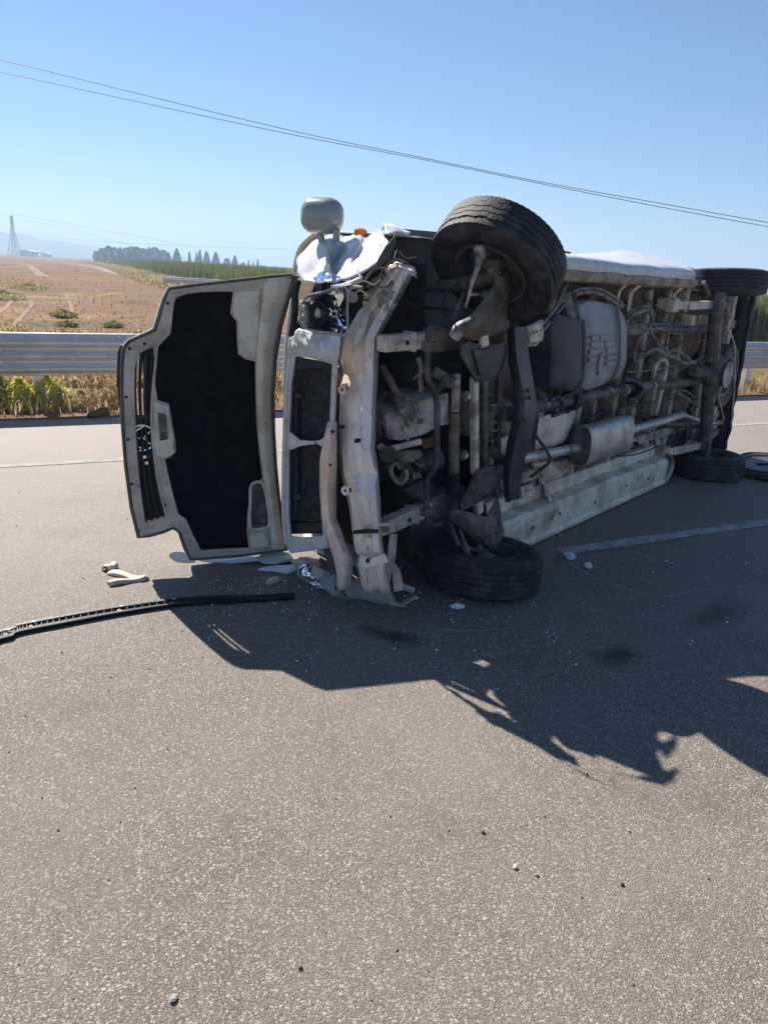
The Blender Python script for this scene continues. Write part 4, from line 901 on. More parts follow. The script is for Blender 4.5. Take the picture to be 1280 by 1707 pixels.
for sp in ([(3.076,0.06,1.646),(3.216,0,1.65),(3.734,-0.02,1.659)], [(3.446,0.06,0.291),(3.623,0,0.313),(4.033,-0.02,0.303)]):
    for k in range(3):
        a, c = V(sp[0])+V(.08*k, -.02*k, 0), V(sp[2])+V(-.0, -.022*k, 0)
        part(MB().beam(a, c, .016, .07), 'leaf', 'rail_paint' if k < 2 else 'muffler_metal', bevel=.003)
    part(MB().beam(V(sp[2]), V(sp[2])+V(.95, .10, 0), .03, .07), 'leaf', 'dusty_steel', bevel=.004)
    part(MB().box(V(sp[2])+V(.05, -.03, 0), (.16, .09, .10)), 'spring_clamp', 'dusty_steel', bevel=.012)
    for dx in (-.03, .12): part(MB().tube([V(sp[2])+V(dx, .05, .045), V(sp[2])+V(dx, -.10, .045), V(sp[2])+V(dx, -.10, -.045), V(sp[2])+V(dx, .05, -.045)], .009, 8), 'u_bolt', 'dark_steel')
    part(MB().box(V(sp[0])+V(-.07, .06, 0), (.14, .16, .12)), 'spring_hanger', 'rail_paint', bevel=.014)
part(MB().tube([(2.643,0.12,1.451),(3.157,0.05,1.442),(4.6,0.04,1.433)], .03, 12), 'rear_anti_roll_bar', 'dusty_steel')
part(MB().tube([(3.128,0.12,0.595),(3.605,0.06,0.54),(4.181,0,0.484),(4.562,0,0.415)], .032, 12), 'rear_anti_roll_bar', 'dark_steel')
for dz in ([(3.862,-0.02,1.648),(3.458,0,1.852)], [(4.243,-0.04,0.134),(4.241,0.05,0.237)]):
    part(MB().tube(dz, .02, 10), 'rear_damper', 'dusty_steel')
for p in ([(3.219,-0.02,1.524)], [(3.755,0.05,1.519)], [(4.39,0.02,1.474)], [(4.037,0.05,0.284)]):
    part(MB().box(p[0], (.10, .07, .09)), 'axle_bracket', 'rail_paint', bevel=.012)
# spare wheel slung under the tail
sw = empty('spare_wheel', (4.80, .10, .93), 0, van); sw.rotation_euler = (rad(90), 0, 0)
MB().lathe([(.02, -.05), (.10, -.05), (.13, -.075), (.17, -.07), (.19, -.02), (.20, .06), (.235, .07)], 40, closed=False).build('spare_rim', 'muffler_metal', sw, solid=.006)
tyre_mesh(.33, .18).build('spare_tyre', 'rim_steel', sw, angle=30)
for k in range(10):
    a = k*2*math.pi/10; MB().box((.15*math.cos(a), .15*math.sin(a), -.078), (.035, .022, .012), Matrix.Rotation(a, 3, 'Z')).build('rim_slot', 'bay_black', sw)
part(MB().tube([(4.788,-0.02,0.471),(4.421,-0.02,0.759),(4.511,-0.02,0.874)], .008, 6).tube([(5.157,0,0.394),(5.138,0,0.496),(4.933,0,0.969),(4.692,0,1.29),(4.369,0,1.429)], .010, 6, smooth=5), 'spare_carrier', 'rail_paint')
part(MB().box((4.98, .18, .95), (.10, .10, 1.66)), 'rear_cross_member', 'rail_paint', bevel=.014)
part(MB().plate([(4.30, .195, .1), (5.14, .195, .1), (5.14, .195, .62), (4.30, .195, .62)], .01), 'rear_floor_plate', 'liner_grey')
part(MB().plate([(4.36, .197, .62), (5.14, .197, .62), (5.14, .197, 1.36), (4.36, .197, 1.36)], .01), 'rear_floor_plate', 'floor_dirt')
part(MB().plate([(4.42, .21, 1.4), (5.18, .21, 1.4), (5.14, .19, 1.86), (4.42, .19, 1.86)], .01), 'rear_floor_plate', 'floor_dirt')
# torn arch liner beside the lower rear wheel
rows = [[(3.28 + .12*math.sin(t*math.pi) + .05*j, -.03 + .09*j, .05 + t*.26) for t in np.linspace(0, 1, 9)] for j in range(3)]
part(MB().grid(ndisp(rows, .02, 8, 3)), 'torn_arch_liner', 'muffler_metal', solid=.003)

# ---------------------------------------------------------------- crushed front
# bumper beam: bent channel of bare and scraped metal
BR = ((448,650,668,690), (470,632,652,676), (500,612,634,662), (530,590,613,646), (560,571,601,633), (600,563,596,630), (650,563,593,628), (700,562,591,626), (750,565,593,625), (790,569,598,631), (830,578,604,634), (860,585,609,634), (890,588,611,635), (930,592,616,641), (988,604,629,652))
rb_ = [[(-0.51,0.352,1.804),(-0.55,0.299,1.811),(-0.56,0.239,1.819),(-0.53,0.206,1.803),(-0.47,0.219,1.786)], [(-0.53,0.406,1.721),(-0.58,0.347,1.729),(-0.6,0.266,1.738),(-0.56,0.232,1.723),(-0.49,0.254,1.711)], [(-0.552,0.466,1.62),(-0.62,0.391,1.631),(-0.647,0.294,1.645),(-0.612,0.241,1.634),(-0.534,0.27,1.623)], [(-0.585,0.529,1.526),(-0.661,0.44,1.543),(-0.701,0.329,1.552),(-0.667,0.258,1.544),(-0.57,0.301,1.534)], [(-0.629,0.569,1.43),(-0.717,0.462,1.448),(-0.757,0.325,1.461),(-0.719,0.262,1.46),(-0.609,0.317,1.452)], [(-0.655,0.575,1.305),(-0.755,0.456,1.323),(-0.795,0.305,1.341),(-0.755,0.233,1.347),(-0.635,0.3,1.334)], [(-0.689,0.536,1.146),(-0.789,0.418,1.169),(-0.829,0.279,1.191),(-0.789,0.202,1.198),(-0.669,0.27,1.18)], [(-0.723,0.502,0.986),(-0.823,0.379,1.016),(-0.863,0.249,1.041),(-0.823,0.172,1.049),(-0.703,0.24,1.025)], [(-0.757,0.449,0.829),(-0.857,0.336,0.864),(-0.897,0.202,0.894),(-0.857,0.138,0.9),(-0.737,0.206,0.871)], [(-0.784,0.4,0.706),(-0.884,0.283,0.746),(-0.924,0.151,0.78),(-0.884,0.083,0.787),(-0.764,0.15,0.754)], [(-0.812,0.328,0.589),(-0.912,0.213,0.634),(-0.952,0.095,0.668),(-0.912,0.036,0.674),(-0.792,0.106,0.635)], [(-0.832,0.274,0.502),(-0.932,0.165,0.549),(-0.962,0.061,0.581),(-0.932,0.009,0.587),(-0.812,0.083,0.544)], [(-0.853,0.237,0.412),(-0.943,0.137,0.458),(-0.973,0.038,0.491),(-0.943,-0.01,0.496),(-0.833,0.055,0.454)], [(-0.86,0.206,0.282),(-0.95,0.107,0.333),(-0.98,0.003,0.364),(-0.95,-0.048,0.37),(-0.85,0.008,0.329)], [(-0.84,0.16,0.095),(-0.92,0.076,0.138),(-0.94,-0.028,0.166),(-0.92,-0.089,0.186),(-0.84,-0.041,0.161)]]
g = []
for a_, c_ in zip(rb_, rb_[1:]):                       # straight runs between kinks, sharp edges along the channel
    for k in range(4): g.append([tuple(V(p).lerp(V(q), k/4)) for p, q in zip(a_, c_)])
g.append(list(rb_[-1]))
for i, r in enumerate(g):
    z = r[2][2]; kink = (.010 if i % 4 == 0 else 0)*noise.noise(V(i*1.7, 0, 0))
    r2 = []
    for j, p in enumerate(r):
        e = noise.noise(V(p[2]*14, j*3.1, 0)); f = noise.noise(V(p[2]*5, j*1.7, 4))
        dent = .030*math.exp(-((z-1.27)/.05)**2)*(j in (1, 2)) + .020*math.exp(-((z-.36)/.02)**2) + .022*math.exp(-((z-.78)/.03)**2)*(j in (2, 3))
        up = 1.6 if z > 1.45 else 1.0
        r2.append((p[0] + up*(.006*e + .010*f*(j in (0, 4))) + dent + kink, p[1] + up*(.004*f + .006*e*(j in (0, 4))), p[2] + .004*f))
    # split the face with a pressed groove
    m1, m2 = V(r2[1]).lerp(V(r2[2]), .55), V(r2[2]).lerp(V(r2[3]), .45)
    g[i] = [r2[0], r2[1], tuple(m1), tuple(V(m1).lerp(m2, .25)+V(.014, 0, 0)), tuple(V(m1).lerp(m2, .75)+V(.014, 0, 0)), tuple(m2), r2[3], r2[4]]
part(MB().grid(g), 'bumper_beam', 'bumper_metal', label='bent bare bumper beam, white and peach scraped metal', solid=.004, angle=20)
for p in [(-0.87,0.339,1.192),(-0.91,0.31,0.998),(-0.93,0.176,0.951),(-0.98,0.184,0.689),(-1.03,-0.023,0.374)]:
    part(MB().cyl(tuple(V(p)+V(-.0, 0, 0)), tuple(V(p)+V(.03, 0, 0)), .012, 10), 'beam_hole', 'bay_black')
for p in [(-0.88,0.33,1.188),(-0.99,0.183,0.694)]:
    part(MB().lathe([(.010, 0), (.024, -.004), (.026, .006), (.012, .012)], 14).xf(Matrix.Translation(V(p)) @ Matrix.Rotation(rad(90), 4, 'Y')), 'beam_nut', 'bumper_metal')
part(strap(MB(), [(-1.02,-0.015,0.353),(-1.02,-0.078,0.384),(-1.02,-0.139,0.42)], .045, .01, face=(-1, 0, 0)), 'beam_bracket', 'bumper_metal', bevel=.004)
part(MB().plate([(-1,0.101,0.501),(-1.03,-0.013,0.546),(-1,-0.059,0.545),(-1,-0.06,0.526),(-1.03,-0.014,0.521),(-1,0.1,0.481)], .012), 'beam_gap', 'bay_black')
# crumpled head of the beam, folded metal
for ctrl, amp, nm, m_ in (([[(-0.645,0.451,1.574),(-0.658,0.399,1.602),(-0.635,0.369,1.616)], [(-0.729,0.423,1.489),(-0.758,0.332,1.537),(-0.701,0.325,1.552)], [(-0.781,0.416,1.435),(-0.836,0.298,1.429),(-0.776,0.302,1.427)]], .012, 'folded_flap', 'bumper_metal'),
                      ([[(-0.49,0.493,1.743),(-0.53,0.343,1.792),(-0.51,0.245,1.796)], [(-0.56,0.462,1.661),(-0.615,0.299,1.688),(-0.55,0.224,1.717)], [(-0.578,0.417,1.601),(-0.645,0.267,1.586),(-0.575,0.237,1.625)]], .03, 'crumpled_plate', 'cast_alloy'),
                      ([[(-0.489,0.55,1.664),(-0.47,0.5,1.731),(-0.45,0.442,1.772)], [(-0.545,0.47,1.572),(-0.547,0.403,1.64),(-0.494,0.366,1.693)], [(-0.597,0.353,1.518),(-0.608,0.297,1.578),(-0.552,0.281,1.632)]], .03, 'crumpled_plate', 'rail_paint'),
                      ([[(-0.43,0.461,1.81),(-0.47,0.337,1.837),(-0.43,0.253,1.817)], [(-0.49,0.399,1.76),(-0.55,0.261,1.782),(-0.47,0.194,1.769)]], .02, 'crumpled_plate', 'bumper_metal')):
    part(MB().grid(ndisp(patch(ctrl, 7, 7), amp, 13, amp*99)), nm, m_, solid=.004, angle=22)
# plastic lattice torn off above the beam
lat = ([(-0.14,0.72,1.791),(-0.14,0.635,1.845),(-0.14,0.547,1.878),(-0.14,0.449,1.861),(-0.14,0.377,1.771),(-0.14,0.407,1.723),(-0.14,0.452,1.741),(-0.14,0.502,1.813)], [(-0.14,0.667,1.834),(-0.14,0.578,1.87),(-0.14,0.478,1.84),(-0.14,0.43,1.792)], [(-0.12,0.66,1.963),(-0.12,0.607,1.864),(-0.12,0.636,1.944),(-0.12,0.668,1.886),(-0.12,0.597,1.911),(-0.12,0.555,1.838)], [(-0.14,0.56,1.871),(-0.14,0.519,1.805),(-0.14,0.48,1.866),(-0.14,0.431,1.802),(-0.14,0.418,1.855),(-0.14,0.385,1.771)], [(-0.14,0.706,1.867),(-0.14,0.661,1.888),(-0.14,0.579,1.877),(-0.14,0.479,1.86)], [(-0.1,0.656,2.005),(-0.1,0.617,1.965),(-0.1,0.648,1.891),(-0.1,0.702,1.869),(-0.1,0.74,1.881),(-0.1,0.67,1.944)], [(-0.16,0.718,1.728),(-0.16,0.686,1.812),(-0.16,0.614,1.842),(-0.16,0.523,1.831)])
for l in lat: part(MB().tube(l, .006, 6, smooth=2), 'torn_lattice', 'hose_grey')
# crumpled white wing sheets
wing = [[(-0.48,1.08,1.847),(-0.47,0.973,1.927),(-0.46,0.84,1.969),(-0.36,0.821,1.989),(-0.44,0.648,1.988),(-0.42,0.576,1.977),(-0.5,0.418,2.037)], [(-0.58,0.991,1.805),(-0.61,0.841,1.866),(-0.64,0.685,1.915),(-0.52,0.689,1.932),(-0.6,0.52,1.936),(-0.54,0.496,1.934),(-0.6,0.348,1.991)], [(-0.68,0.872,1.757),(-0.71,0.74,1.802),(-0.75,0.594,1.847),(-0.6,0.657,1.853),(-0.7,0.478,1.865),(-0.64,0.439,1.881),(-0.66,0.271,1.953)], [(-0.76,0.756,1.724),(-0.8,0.63,1.747),(-0.84,0.501,1.781),(-0.7,0.586,1.783),(-0.78,0.435,1.797),(-0.74,0.381,1.818),(-0.7,0.205,1.917)], [(-0.82,0.672,1.711),(-0.86,0.552,1.707),(-0.9,0.429,1.729),(-0.8,0.49,1.735),(-0.85,0.385,1.744),(-0.8,0.308,1.769),(-0.76,0.19,1.858)]]
g = patch(wing, 4, 3)
for i, r in enumerate(g):
    for j, p in enumerate(r):
        d = nv(V(p)*8+V(3, 0, 0))*.030 + nv(V(p)*21)*.004
        r[j] = (p[0]+d.x, p[1]+d.y*.6, p[2]+d.z*.6)
part(MB().grid(g), 'front_wing', 'white_paint', label='crumpled white front wing on the upper side', solid=.003, angle=18)
fl = [[(-0.48,0.435,2.039),(-0.42,0.4,2.025),(-0.34,0.361,1.995)], [(-0.6,0.306,1.968),(-0.52,0.307,1.98),(-0.38,0.336,1.971)]]
part(MB().grid(ndisp(patch(fl, 4, 5), .012, 10, 4)), 'wing_edge', 'white_paint', solid=.004)
fl = [[(-0.78,0.176,1.902),(-0.7,0.198,1.94),(-0.6,0.259,1.981)], [(-0.84,0.189,1.804),(-0.78,0.172,1.835),(-0.68,0.196,1.899)], [(-0.88,0.221,1.75),(-0.84,0.18,1.787),(-0.78,0.171,1.824)]]
part(MB().grid(ndisp(patch(fl, 5, 5), .012, 12, 8)), 'wing_edge', 'liner_grey', solid=.004)
part(MB().plate([(-.66, .45, 1.70), (-.36, .40, 1.72), (-.36, 1.04, 1.78), (-.62, 1.0, 1.74)], .01), 'sun_stop_plate', 'liner_grey')  # added plate, closes a sunlit gap in the van's shadow
part(MB().plate([(-.60, .10, 1.64), (-.22, .08, 1.60), (-.22, .55, 1.60), (-.60, .5, 1.64)], .004), 'sun_stop_plate', 'bay_black')  # second added plate, stops sun leaking between wing and beam
for k, pts in enumerate(([(-0.62,0.439,1.73),(-0.6,0.393,1.787),(-0.58,0.336,1.808),(-0.56,0.288,1.763),(-0.5,0.286,1.801)], [(-0.64,0.395,1.707),(-0.62,0.341,1.759),(-0.56,0.329,1.828),(-0.5,0.306,1.855),(-0.4,0.276,1.817)], [(-0.8,0.346,1.712),(-0.75,0.326,1.738),(-0.7,0.303,1.722),(-0.66,0.29,1.748)], [(-0.5,0.408,1.889),(-0.5,0.346,1.842),(-0.45,0.358,1.899),(-0.4,0.337,1.865),(-0.36,0.295,1.874)], [(-0.86,0.348,1.699),(-0.84,0.316,1.672),(-0.8,0.304,1.691),(-0.76,0.289,1.669)])):
    part(MB().tube(pts, .0045, 6, smooth=5), 'loose_wire', 'hose_grey' if k % 2 else 'bumper_metal')
# shiny torn trim below the wing
for ctrl, amp in (([[(-0.88,0.551,1.742),(-0.9,0.443,1.775),(-0.88,0.374,1.755)], [(-0.92,0.493,1.708),(-0.95,0.381,1.73),(-0.9,0.338,1.728)]], .03), ([[(-0.95,0.368,1.708),(-0.97,0.234,1.731),(-0.95,0.16,1.762)], [(-0.95,0.363,1.691),(-0.98,0.216,1.714),(-0.95,0.159,1.748)]], .008), ([[(-0.9,0.234,1.8),(-0.92,0.203,1.772),(-0.94,0.172,1.745)], [(-0.9,0.245,1.797),(-0.92,0.21,1.766),(-0.94,0.179,1.745)]], .004)):
    part(MB().grid(ndisp(patch(ctrl, 5, 7), amp, 20, amp*50)), 'torn_trim', 'chrome' if amp > .02 else 'white_paint', solid=.003, angle=15)
# headlamp: dented chrome bowl, dark socket, bracket
hp = [(-0.93,0.55,1.628),(-0.93,0.431,1.667),(-0.93,0.284,1.698),(-0.93,0.263,1.588),(-0.93,0.269,1.482),(-0.93,0.373,1.482),(-0.93,0.475,1.483),(-0.93,0.568,1.505)]
hc = sum((V(p) for p in hp), V(0, 0, 0))/len(hp); HP = [V(p) for p in cr(hp, 5, closed=True)]
rings = [[tuple(hc+(p-hc)*f+V(d_+.007*noise.noise(V(p)*26+V(f*9, 0, 0)), 0, 0)) for p in HP] for f, d_ in ((1.04, -.012), (1.0, 0), (.8, .022), (.58, .038), (.34, .046), (.1, .048))]
lampe = empty('headlamp', (0, 0, 0), 0, van)
MB().grid(rings, closed=True).build('bright_piece', 'chrome', lampe, solid=.003, angle=14)  # chrome reflector bowl of the lamp
sc_ = V([(-0.92,0.475,1.564)][0])
MB().lathe([(.060, -.012), (.063, 0), (.048, .015), (.03, .025), (.012, .03)], 24, closed=False).xf(Matrix.Translation(sc_) @ Matrix.Rotation(rad(90), 4, 'Y')).build('lamp_socket', 'black_plastic', lampe)
MB().cyl(tuple(sc_+V(.05, 0, 0)), tuple(sc_+V(-.01, 0, 0)), .022, 14).build('bulb_holder', 'cast_alloy', lampe, bevel=.004)
MB().tube([tuple(hc+(p-hc)*1.05+V(-.012, 0, 0)) for p in HP], .006, 6, closed=True).build('lamp_rim', 'grey_plastic', lampe)
part(MB().grid(ndisp(patch([[(-0.9,0.624,1.623),(-0.93,0.567,1.633),(-0.9,0.567,1.633)], [(-0.92,0.611,1.563),(-0.96,0.535,1.575),(-0.92,0.54,1.568)], [(-0.9,0.639,1.499),(-0.95,0.543,1.508),(-0.9,0.558,1.5)]], 6, 5), .03, 22, 3)), 'lamp_bracket', 'hose_grey', solid=.004, angle=20)
part(MB().grid(ndisp(patch([[(-0.9,0.629,1.475),(-0.92,0.511,1.473),(-0.93,0.389,1.472),(-0.92,0.307,1.479)], [(-0.9,0.682,1.408),(-0.94,0.515,1.406),(-0.96,0.374,1.402),(-0.92,0.32,1.394)], [(-0.88,0.711,1.334),(-0.92,0.551,1.346),(-0.95,0.399,1.339),(-0.92,0.333,1.326)]], 7, 7), .022, 12, 6)), 'grille_panel', 'white_paint', label='dented white panel under the headlamp', solid=.004, angle=25)
part(MB().cyl(*[(-0.78,0.386,1.657),(-0.86,0.297,1.655)], .028, 14), 'lamp_plug', 'hose_grey', bevel=.006)
part(MB().tube([(-0.84,0.35,1.688),(-0.84,0.31,1.707),(-0.84,0.253,1.704)], .010, 8), 'lamp_stay', 'hose_grey')
# side repeater
io = V([(-0.46,0.617,1.987)][0]); part(MB().lathe([(0, .028), (.02, .026), (.034, .016), (.036, 0), (.036, -.014)], 20, closed=False).xf(Matrix.Translation(io) @ Matrix.Diagonal((1.25, .8, .9, 1))), 'indicator_lamp', 'orange_lens', label='orange side indicator')
# mirror on two arms
mir = empty('door_mirror', [(-0.6,0.779,2.063)][0], 0, van); mir['label'] = 'grey door mirror sticking up on two arms'
hb = MB().box((0, 0, 0), (.17, .245, .19)); q = hb.build('mirror_housing', 'grey_plastic', mir); q.rotation_euler = (0, 0, rad(14))
md = q.modifiers.new('b', 'BEVEL'); md.width = .08; md.segments = 8
q = MB().box((.078, 0, 0), (.014, .16, .10)).build('mirror_glass', 'glass_dark', mir, bevel=.005); q.rotation_euler = (0, 0, rad(14))
ml = V(mir.location)
for pts in ([(-0.6,0.804,1.994),(-0.6,0.794,1.963),(-0.6,0.759,1.907)], [(-0.6,0.668,2.001),(-0.6,0.667,1.971),(-0.6,0.669,1.933)]):
    strap(MB(), [tuple(V(p)-ml) for p in pts], .04, .022, face=(-1, 0, 0)).build('mirror_arm', 'grey_plastic', mir, bevel=.006)

# radiator frame
fr_o = [(-0.86,0.734,1.421),(-0.86,0.679,1.445),(-0.86,0.402,1.42),(-0.86,0.389,1.317),(-0.86,0.391,1.179),(-0.86,0.393,1.018),(-0.86,0.394,0.854),(-0.86,0.459,0.672),(-0.86,0.425,0.401),(-0.86,0.406,0.284),(-0.86,0.705,0.172),(-0.86,0.757,0.223),(-0.86,0.777,0.423),(-0.86,0.775,0.606),(-0.86,0.771,0.89),(-0.86,0.762,1.163)]
fr_i = [(-0.86,0.699,1.321),(-0.86,0.574,1.325),(-0.86,0.419,1.31),(-0.86,0.422,1.175),(-0.86,0.423,1.013),(-0.86,0.422,0.865),(-0.86,0.491,0.665),(-0.86,0.465,0.462),(-0.86,0.446,0.349),(-0.86,0.637,0.288),(-0.86,0.712,0.279),(-0.86,0.73,0.397),(-0.86,0.735,0.614),(-0.86,0.736,0.895),(-0.86,0.728,1.167)]
part(MB().plate(fr_o, .02, holes=[fr_i]), 'radiator_frame', 'white_paint', label='cream painted frame round the radiator', bevel=.006)
part(MB().tube(cr([(-0.87,0.723,1.413),(-0.87,0.751,1.165),(-0.87,0.76,0.892),(-0.87,0.764,0.61),(-0.87,0.76,0.392),(-0.87,0.737,0.23)], 5), .016, 8), 'frame_flange', 'white_paint')
bt = [(-0.875,0.73,0.891),(-0.875,0.711,0.901),(-0.875,0.638,0.869),(-0.875,0.544,0.879),(-0.875,0.49,0.892),(-0.875,0.432,0.925),(-0.875,0.384,0.95),(-0.875,0.378,0.908),(-0.875,0.38,0.852),(-0.875,0.429,0.849),(-0.875,0.498,0.87),(-0.875,0.544,0.859),(-0.875,0.637,0.832),(-0.875,0.704,0.799),(-0.875,0.728,0.802)]
part(MB().plate(bt, .014), 'lock_brace', 'white_paint', label='bow-tie shaped lock brace across the radiator', bevel=.005)
part(MB().plate([(-0.885,0.705,0.876),(-0.885,0.651,0.861),(-0.885,0.651,0.848),(-0.885,0.699,0.822)], .008), 'lock_pressing', 'cream_frame', bevel=.003)
for p in [(-0.884,0.508,0.877),(-0.884,0.453,0.873),(-0.884,0.404,0.895)]: part(MB().cyl(p, tuple(V(p)+V(.008, 0, 0)), .006, 8), 'lock_hole', 'bay_black')
strip_ = [[(-0.88,0.417,0.997),(-0.93,0.336,1.035),(-0.9,0.338,1.018)], [(-0.88,0.468,0.809),(-0.94,0.362,0.851),(-0.9,0.329,0.838)], [(-0.88,0.472,0.673),(-0.94,0.356,0.707),(-0.9,0.331,0.689)], [(-0.88,0.45,0.469),(-0.94,0.335,0.51),(-0.9,0.323,0.498)], [(-0.88,0.404,0.357),(-0.94,0.282,0.42),(-0.9,0.265,0.402)], [(-0.88,0.348,0.247),(-0.94,0.224,0.315),(-0.9,0.193,0.296)], [(-0.88,0.316,0.149),(-0.94,0.209,0.204),(-0.9,0.189,0.21)], [(-0.88,0.308,0.064),(-0.92,0.223,0.11),(-0.89,0.206,0.12)]]
gs = []
for a_, c_ in zip(strip_, strip_[1:]):
    for k in range(3): gs.append([tuple(V(p).lerp(V(q), k/3)) for p, q in zip(a_, c_)])
gs.append(list(strip_[-1])); gs = [[r[0], tuple(V(r[0]).lerp(V(r[1]), .55)+V(-.03, 0, 0)), tuple(V(r[1]).lerp(V(r[2]), .3)+V(-.02, 0, 0)), r[2]] for r in gs]
part(MB().grid(ndisp(gs, .008, 12, 1)), 'front_panel_strip', 'bumper_metal', solid=.004, angle=20)
for p in [(-0.945,0.337,0.973),(-0.945,0.346,0.793),(-0.945,0.351,0.683),(-0.945,0.345,0.543),(-0.945,0.245,0.293)]:
    part(MB().cyl(p, tuple(V(p)+V(.02, 0, 0)), .008, 8), 'panel_hole', 'bay_black')
# radiator: core with upright tubes, end tanks
rdt = empty('radiator', (0, 0, 0), 0, van)
a0, a1, a2, a3 = [V(p) for p in [(-0.78,0.824,1.264),(-0.78,0.445,1.287),(-0.78,0.432,0.431),(-0.78,0.834,0.333)]]
MB().plate([a0, a1, a2, a3], .02).build('core', 'rad_core', rdt, smooth=False)
for i in range(26):
    t = (i+.5)/26; p, q_ = a0.lerp(a1, t), a3.lerp(a2, t)
    MB().beam(p+V(-.014, 0, 0), q_+V(-.014, 0, 0), .016, .006, up=(0, 1, 0)).build('fin', 'rad_core', rdt, smooth=False)
MB().beam(*[(-0.8,0.813,1.287),(-0.8,0.453,1.307)], .05, .035).build('end_tank', 'black_plastic', rdt, bevel=.01)
MB().beam(*[(-0.8,0.812,0.289),(-0.8,0.458,0.386)], .05, .07).build('end_tank', 'black_plastic', rdt, bevel=.01)
MB().tube([(-0.82,0.73,1.131),(-0.82,0.716,0.754),(-0.82,0.712,0.43)], .014, 8).build('cooler_pipe', 'black_plastic', rdt)
for y0 in ([(-0.83,0.738,1.097),(-0.83,0.672,1.106)], [(-0.83,0.724,0.51),(-0.83,0.655,0.526)]): MB().beam(*y0, .02, .03).build('cooler_clip', 'black_plastic', rdt, bevel=.004)
part(MB().plate([(-0.84,0.734,1.323),(-0.84,0.434,1.317),(-0.84,0.432,1.292),(-0.84,0.684,1.25),(-0.84,0.742,1.277)], .02), 'top_baffle', 'black_plastic', bevel=.004)
# dark side of the bay between hinge and frame, bulkhead edge
part(MB().plate([(-.80, .80, .25), (-.42, 1.0, .15), (-.42, 1.0, 1.70), (-.75, .82, 1.45)], .01), 'bay_side', 'bay_black')
part(MB().tube([(-0.62,0.937,1.713),(-0.62,0.96,1.639),(-0.62,0.958,1.538),(-0.62,0.975,1.441),(-0.62,0.984,1.399)], .02, 8, smooth=4), 'bay_seal', 'black_plastic')
# crushed lower front: wing skin pressed on the road, broken lamp
lf = [[(-0.745,0.75,0.1),(-0.771,0.571,0.1),(-0.799,0.4,0.12),(-0.766,0.245,0.12),(-0.683,0.138,0.14)], [(-0.791,0.722,0.05),(-0.837,0.544,0.05),(-0.852,0.366,0.06),(-0.788,0.222,0.06),(-0.7,0.076,0.08)], [(-0.81,0.691,0.01),(-0.851,0.509,0.008),(-0.839,0.348,0.006),(-0.773,0.205,0.006),(-0.692,0.017,0.005)]]
part(MB().grid(ndisp(patch(lf, 4, 5), .034, 9, 2)), 'crushed_wing', 'wing_grey', solid=.004, angle=10)
part(strap(MB(), [(-0.708,0.065,0.02),(-0.688,0.003,0.012),(-0.609,0.005,0.02),(-0.562,-0.013,0.03)], .03, .008, face=(0, 0, 1)), 'torn_edge', 'rail_paint')
cl = [[(-0.837,0.671,0.1),(-0.826,0.618,0.12),(-0.785,0.597,0.1)], [(-0.845,0.646,0.06),(-0.842,0.58,0.09),(-0.811,0.541,0.07)], [(-0.852,0.579,0.04),(-0.868,0.495,0.07),(-0.816,0.487,0.05)], [(-0.864,0.507,0.02),(-0.868,0.446,0.04),(-0.848,0.411,0.03)]]
part(MB().grid(ndisp(patch(cl, 6, 5), .03, 18, 2)), 'broken_lamp', 'chrome', label='broken chrome headlamp bowl under the front corner', solid=.003, angle=15)
part(MB().grid(ndisp(patch([[(-0.823,0.752,0.1),(-0.806,0.663,0.14),(-0.778,0.567,0.16)], [(-0.784,0.761,0.06),(-0.789,0.654,0.1),(-0.758,0.559,0.1)]], 5, 5), .02, 12, 4)), 'crushed_wing', 'rail_paint', solid=.004, angle=12)
for k, pts in enumerate(([(-0.592,0.145,0.12),(-0.53,0.132,0.05),(-0.486,0.066,0.02)], [(-0.894,0.311,0.1),(-0.817,0.286,0.03),(-0.758,0.2,0.01)], [(-0.666,0.122,0.22),(-0.583,0.132,0.14),(-0.572,0.115,0.03)], [(-0.867,0.526,0.12),(-0.796,0.473,0.06),(-0.818,0.378,0.02)])):
    part(strap(MB(), cr(pts, 4), .035+.01*k, .006, face=(-.5, -.6, .6)), 'torn_strip', ('rail_paint', 'liner_grey', 'bumper_metal', 'rail_paint')[k])
for k, pts in enumerate(([(-0.512,0.223,0.3),(-0.541,0.136,0.22),(-0.489,0.074,0.15),(-0.447,0.054,0.05)], [(-0.635,0.19,0.32),(-0.652,0.115,0.2),(-0.645,0.119,0.05)], [(-0.37,0.241,0.3),(-0.43,0.128,0.25),(-0.401,0.079,0.2)])):
    part(MB().tube(pts, .008, 6, smooth=5), 'loose_cable', 'black_plastic')
part(MB().plate([(-0.8,0.5,0.24),(-0.8,0.443,0.255),(-0.8,0.325,0.032),(-0.8,0.37,-0.001)], .02), 'panel_stay', 'liner_grey', bevel=.004)
part(MB().plate([(-0.699,0.1,0.412),(-0.635,0.1,0.397),(-0.643,0.1,0.256),(-0.684,0.1,0.104),(-0.716,0.1,0.24)], .01), 'inner_wing_edge', 'rail_paint', bevel=.003)

